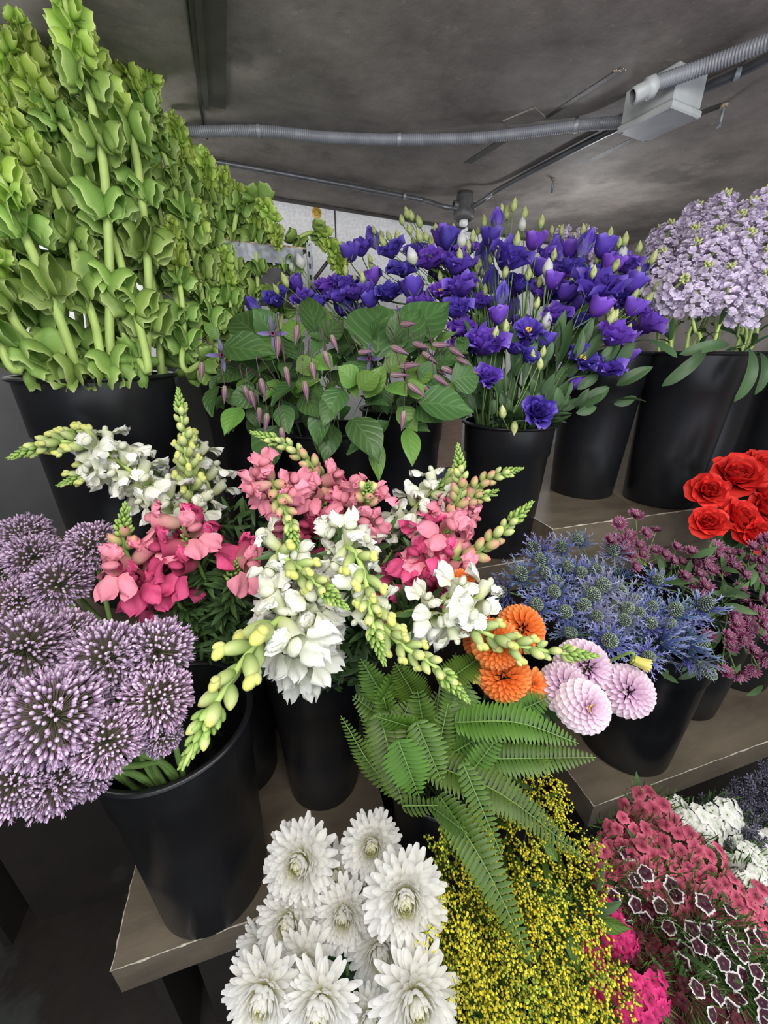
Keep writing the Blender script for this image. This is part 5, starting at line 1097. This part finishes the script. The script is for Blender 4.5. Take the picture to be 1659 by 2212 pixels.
# ---------------------------------------------------------------- chrysanthemums
MU = [(647, 1866, 150, .60, 'large white chrysanthemum at the top left of the bunch'), (720, 1895, 112, .62, 'white chrysanthemum between the two topmost ones, facing right'), (803, 1830, 122, .62, 'topmost white chrysanthemum beside the fern bucket'), (876, 1945, 168, .52, 'biggest white chrysanthemum with long drooping lower petals'),
      (742, 1982, 122, .57, 'white chrysanthemum in the centre, left of the biggest one'), (621, 1997, 132, .57, 'white chrysanthemum at the left edge, middle height'), (822, 2060, 138, .55, 'cream white chrysanthemum below the biggest one'), (654, 2092, 128, .53, 'white chrysanthemum with a green heart left of the bottom centre'),
      (566, 2158, 160, .48, 'white chrysanthemum at the bottom left with wide yellow green heart'), (690, 2180, 158, .47, 'white chrysanthemum at the bottom, second from left'), (900, 2168, 178, .46, 'white chrysanthemum at the bottom right next to the goldenrod'), (800, 2212, 110, .48, 'white chrysanthemum cut by the bottom border between two larger ones'),
      (690, 1960, 110, .63, 'half hidden white chrysanthemum behind the middle ones'), (560, 2060, 110, .58, 'white chrysanthemum tucked behind at the left edge')]
for x, y, d, k, lab in MU:
    p = W(x, y, k); m_, s_ = mouth(BM, p, .75); root = thing('chrysanthemum_stem', s_, lab, 'chrysanthemum', 'white chrysanthemums'); ax_ = TOCAM * .9 + np.array([(x - 740) * .0012, .25 if y < 1900 else 0, .35]) + RS.normal(0, .10, 3); ax_ /= np.linalg.norm(ax_); sz = d * k / F_PX / .108; e = p - ax_ * .012
    stem_obj(root, s_, [s_, m_, (m_ + e) / 2, e], .0032, M_stemg)
    if 'biggest white' in lab or 'topmost white' in lab: put('flower_head', ME['mumd'][0], root, e, frame(ax_, 0, (0, 0, 1)), sz)
    else: put('flower_head', pick('mum'), root, e, frame(ax_, U(0, 6)), sz)
    for q in range(4):
        dd = RS.normal(0, 1, 3); dd /= np.linalg.norm(dd); bp = e * .6 + m_ * .4; put_leaf(root, 'gleaf', bp, bp + dd * .06, (0, 0, 1))
# ---------------------------------------------------------------- fern
def frond(a, b_, width, label, k1=0, k2=0, sag=.0, face=None, curl=0.):
    A, Bp = W(*a), W(*b_); mid = (A + Bp) / 2 + np.array([0, 0, sag]) + TOCAM * curl; m_, s_ = mouth(BF, A, .75)
    root = thing('fern_frond', s_, label, 'fern frond', 'sword fern fronds')
    c = crv([A, mid, Bp], 24); L = samp(c, 0)[2]; n = int(L / .0062); wv = .86 * width * (a[2] + b_[2]) / 2 / F_PX; ps = []
    fc = TOCAM if face is None else np.asarray(face, float)
    for i in range(n):
        f = i / n; s = L * f; p, t, _ = samp(c, s); w = wv * (min(1, (f + .18) * 3.2)) * (1 - max(0, f - .45) / .55) ** .75 + .002
        x = np.cross(t, fc); x /= np.linalg.norm(x); z = np.cross(x, t)
        for sg in (-1, 1):
            d = x * sg + t * .28 + z * .12; d /= np.linalg.norm(d); up = z; xx = np.cross(d, up); xx /= np.linalg.norm(xx); zz = np.cross(xx, d)
            ps.append(xf(petal(w * U(.92, 1.05), .0068 * min(1, .35 + w * 25), 4, 2, R(8), R(-26), cup=.25, p=.9, q=.45, base=.7, tipw=.15), np.stack([xx, d, zz], 1), p, rnd=random.random()))
    stem_obj(root, s_, [s_, m_, (m_ + A) / 2 + [0, 0, .005], A], .0016, M_stemd)
    put('leaflets', mesh('leaflets', [(local(join(ps), s_), M_fern)]), root, s_)
    put('midrib', mesh('midrib', [(local(tube(c, np.linspace(.0014, .0005, len(c)), 5), s_), M_stemg)]), root, s_)
frond((985, 1560, .60), (1250, 1606, .56), 50, 'broad bright fern frond pointing right, upper of the two right ones', sag=.02, face=(-.1, -.4, 1))
frond((1000, 1640, .62), (1288, 1636, .58), 44, 'fern frond pointing right, lower of the two right ones, nearly level', sag=-.0, face=(0, -.5, 1))
frond((900, 1640, .60), (1262, 1854, .54), 50, 'long fern frond lying diagonally over the goldenrod to the right', sag=.03, face=(0, -.4, 1))
frond((950, 1720, .58), (1150, 2080, .47), 48, 'long fern frond hanging down over the yellow goldenrod', sag=.02, face=(-.3, -.7, .8))
frond((880, 1720, .60), (736, 1546, .60), 34, 'fern frond curving to a thin tip at the far left', sag=-.03, face=(-.5, -.8, .3))
frond((835, 1650, .66), (790, 1428, .68), 44, 'upright fern frond at the left of the fern bunch', sag=0)
frond((870, 1680, .63), (815, 1450, .64), 44, 'upright fern frond second from the left', sag=0)
frond((1000, 1690, .58), (1090, 1575, .58), 36, 'short fern frond with a shaded back pointing up right')
frond((940, 1650, .60), (968, 1520, .60), 36, 'small upright fern frond in the middle')
frond((920, 1600, .64), (900, 1480, .65), 44, 'fern frond behind the hanging green snapdragon')
frond((980, 1580, .64), (985, 1410, .66), 40, 'fern frond standing behind the snapdragon tip')
frond((1100, 1545, .64), (1188, 1505, .63), 44, 'small fern frond tip below the orange dahlia')
frond((1000, 1650, .56), (1085, 1850, .52), 30, 'thin fern frond hanging beside the diagonal one')
frond((870, 1740, .56), (945, 1740, .54), 30, 'fern frond hugging the bucket rim')
frond((860, 1600, .58), (905, 1720, .57), 60, 'folded wide fern frond at the front of the bunch')
frond((900, 1560, .60), (955, 1690, .57), 50, 'fern frond drooping in the middle of the bunch')
frond((820, 1540, .62), (870, 1740, .58), 56, 'wide dark fern frond hanging over the left rim')
frond((1000, 1480, .66), (1010, 1610, .62), 44, 'fern frond hanging behind the bright right frond')
frond((930, 1740, .56), (1010, 1800, .50), 40, 'short fern frond over the front rim')
for i in range(14):
    x, y = U(820, 1020), U(1480, 1680); a_ = U(-1.9, 1.2); frond((x, y, U(.60, .68)), (x + 130 * math.sin(a_), y - 110 * math.cos(a_), U(.58, .68)), U(36, 52), 'dark inner fern frond in the middle of the fern bunch', face=RS.normal(0, .5, 3) + TOCAM)
# ---------------------------------------------------------------- goldenrod
def plume(seed):
    rs = np.random.RandomState(seed); bl = []; st = [tube([(0, 0, 0), (0, .004, .08), (0, .012, .16)], [.0014, .0011, .0006], 4)]; gl = []
    for i in range(30):
        f = i / 29; z = .16 * f; az = i * GA; L = .055 * (1 - f) ** .7 * rs.uniform(.7, 1.1) + .008; o = np.array([0, .012 * f * f, z]); d = np.array([math.cos(az), math.sin(az), .75]); d /= np.linalg.norm(d)
        q = [o + d * L * t + np.array([0, 0, -.010 * t * t]) for t in np.linspace(0, 1, 5)]; st.append(tube(q, .0005, 3, False))
        for t in np.arange(.15, 1.0, .0030 / L):
            j = min(int(t * 4), 3); p = q[j] * (1 - (t * 4 - j)) + q[j + 1] * (t * 4 - j) + rs.normal(0, .0016, 3) + [0, 0, .001]
            bl.append(ball(rs.uniform(.0011, .0023), p, rs.uniform(0, 1) ** (.55 if seed % 3 == 0 else 1.7), rs.rand()))
    for i in range(8):
        az = i * GA * 1.3; d = np.array([math.cos(az), math.sin(az), .5]); d /= np.linalg.norm(d); gl.append(xf(petal(rs.uniform(.03, .06), .010, 5, 2, R(90), R(-50), p=.8), frame(d, rs.uniform(0, 6)), (0, 0, -.02 + .012 * i)))
    return mesh('flower_plume', [(join(bl), M_sol), (join(st + gl), M_solg)])
ME['plume'] = [plume(s) for s in (3, 6, 8, 10)]
GP = [(1165, 1665, .66), (1215, 1735, .64), (1060, 1720, .64), (1110, 1760, .62), (1180, 1800, .60), (1010, 1800, .60), (950, 1850, .58), (1060, 1840, .58), (1140, 1860, .57), (1230, 1860, .58), (1290, 1880, .57), (960, 1930, .55), (1030, 1920, .55), (1110, 1930, .54), (1190, 1930, .54), (1270, 1960, .54),
      (940, 2010, .53), (1010, 2010, .52), (1080, 2010, .51), (1150, 2010, .51), (1220, 2020, .51), (1290, 2030, .52), (960, 2090, .50), (1040, 2090, .49), (1110, 2090, .48), (1190, 2090, .48), (1260, 2100, .49), (1320, 2120, .50), (990, 2170, .47), (1070, 2170, .46), (1150, 2170, .46), (1230, 2170, .46), (1300, 2180, .47), (1040, 2230, .45), (1120, 2240, .44), (1200, 2240, .44), (1280, 2240, .45), (1000, 2050, .51), (1080, 1960, .54), (1170, 1970, .53), (1340, 2190, .48)]
for i, (x, y, k) in enumerate(GP):
    p = W(x, y, k); m_, s_ = mouth(BG, p, .8); lab = {0: 'goldenrod plume reaching highest, tip before the right low step corner', 1: 'goldenrod plume pointing up right at the low step corner', 10: 'goldenrod plume touching the pink sweet william'}.get(i, 'yellow goldenrod stem in the large bunch below the fern')
    root = thing('goldenrod_stem', s_, lab, 'goldenrod', 'yellow goldenrod' if i not in (0, 1, 10) else 'outer goldenrod')
    d = p - (m_ - [0, 0, .15]); d /= np.linalg.norm(d); d = d + np.array([0, 0, .25]) + TOCAM * (.25 if y > 1900 else .0); d /= np.linalg.norm(d); e = p - d * .11
    stem_obj(root, s_, [s_, m_, e], .0015, M_stemd); put('flower_plume', ME['plume'][(0 if y > 2060 and x > 1080 else 1) if i % 2 else i % 4], root, e, frame(d, U(0, 6)), U(.9, 1.15))
for i in range(26):
    x, y = random.choice([(U(1180, 1300), U(1920, 2010)), (U(960, 1250), U(1850, 2200))]); o = [q for q in D.objects if q.name.startswith('goldenrod_stem')][i]; p = W(x, y, .50 + (2200 - y) * .0002); d = RS.normal(0, 1, 3); d /= np.linalg.norm(d); put_leaf(o, 'cleafl' if i % 2 else 'gleaf', p, p + d * U(.03, .055), TOCAM, .8)
# ---------------------------------------------------------------- sweet william
SWm = [('wpk', 'pink sweet william', [(1408, 1768, .70), (1345, 1835, .66), (1322, 1880, .62), (1370, 1830, .64), (1430, 1830, .64), (1480, 1850, .62), (1340, 1920, .60), (1400, 1900, .59), (1460, 1910, .58), (1520, 1930, .57), (1560, 1980, .55), (1480, 1970, .56), (1600, 1960, .56), (1620, 2020, .54), (1550, 1900, .60), (1660, 2000, .55), (1440, 1800, .68)]),
       ('wwh', 'white sweet william', [(1480, 1775, .70), (1520, 1800, .67), (1580, 1790, .68), (1640, 1890, .62), (1670, 1850, .66), (1655, 1930, .58)]),
       ('wmg', 'magenta sweet william', [(1330, 2000, .55), (1345, 2050, .53), (1310, 2080, .53), (1330, 2160, .49), (1415, 2180, .47), (1390, 2230, .46)]),
       ('wdk', 'white rimmed dark sweet william', [(1400, 1935, .58), (1440, 1960, .56), (1370, 1970, .57), (1530, 2020, .52), (1590, 2050, .51), (1640, 2080, .50), (1560, 2100, .49), (1620, 2140, .48), (1655, 2180, .47), (1500, 2060, .52), (1560, 2200, .46)]),
       ('wrd', 'dark maroon sweet william', [(1440, 2050, .54), (1420, 2100, .52), (1470, 2110, .51), (1500, 2150, .50), (1400, 2040, .55), (1450, 2170, .49), (1520, 2200, .47), (1360, 2110, .52), (1380, 2010, .57), (1450, 2220, .48), (1600, 2220, .47)])]
for key, nm, pos in SWm:
    for i, (x, y, k) in enumerate(pos):
        b = BW if key in ('wpk', 'wwh') else BW2; p = W(x, y, k); m_, s_ = mouth(b, p, .8)
        root = thing('sweet_william_stem', s_, nm + ' stem in the crowded bunch at lower right', 'sweet william', nm)
        d = TOCAM + np.array([0, 0, .45]) + RS.normal(0, .22, 3); d /= np.linalg.norm(d); e = p - d * .015
        stem_obj(root, s_, [s_, m_, (m_ + e) / 2, e], .0018, M_stemd); put('flower_cluster', pick(key), root, e, frame(d, U(0, 6)), U(.85, 1.1) * k / .62)
        for q in range(5):
            dd = RS.normal(0, 1, 3); dd /= np.linalg.norm(dd); bp = e - d * U(.01, .05) + RS.normal(0, .015, 3); put_leaf(root, 'sleaf', bp, bp + dd * U(.03, .05), TOCAM, 1.2)
# ---------------------------------------------------------------- dried lavender
def lav():
    ps = [tube([(0, 0, 0), (0, 0, .06)], .0006, 3)]
    for i in range(46):
        f = i / 45; az = i * GA; d = np.array([math.cos(az), math.sin(az), .9]); ps.append(xf(ell(.0011, .0011, .0034, 3, 4), frame(d), (.0028 * math.cos(az), .0028 * math.sin(az), .012 + .05 * f), rnd=random.random()))
    return join(ps)
ME['lav'] = [mesh('flower_spike', [(lav(), M_lav)]) for _ in range(3)]
for i in range(230):
    u_, v_ = random.random(), random.random(); x = 1490 + 200 * u_; y = 1765 - 120 * u_ + v_ * (70 + 100 * u_) + U(-15, 15); y = min(y, 1850); k = .78 - .1 * v_ + U(-.02, .02); p = W(x, y, k)
    d = np.array([U(-.7, .7), U(-.7, .3), 1]); d /= np.linalg.norm(d); a_ = p - d * .045; c0 = BL['c'] + np.array([0, 0, BL['H']]); w_ = c0 + (a_ - c0) * .4; s_ = BL['c'] + np.array([U(-.06, .06), U(-.06, .06), .03])
    root = put('lavender_sprig', ME['lav'][i % 3], None, a_, frame(d, U(0, 6)), U(.9, 1.3), label='dried grey purple lavender sprig in the dense bunch at the right border', cat='lavender', group='dried lavender')
    put('stem', mesh('stem', [(local(tube(crv([s_, w_, a_], 3), .0007, 3), s_), M_lav)]), root, s_)
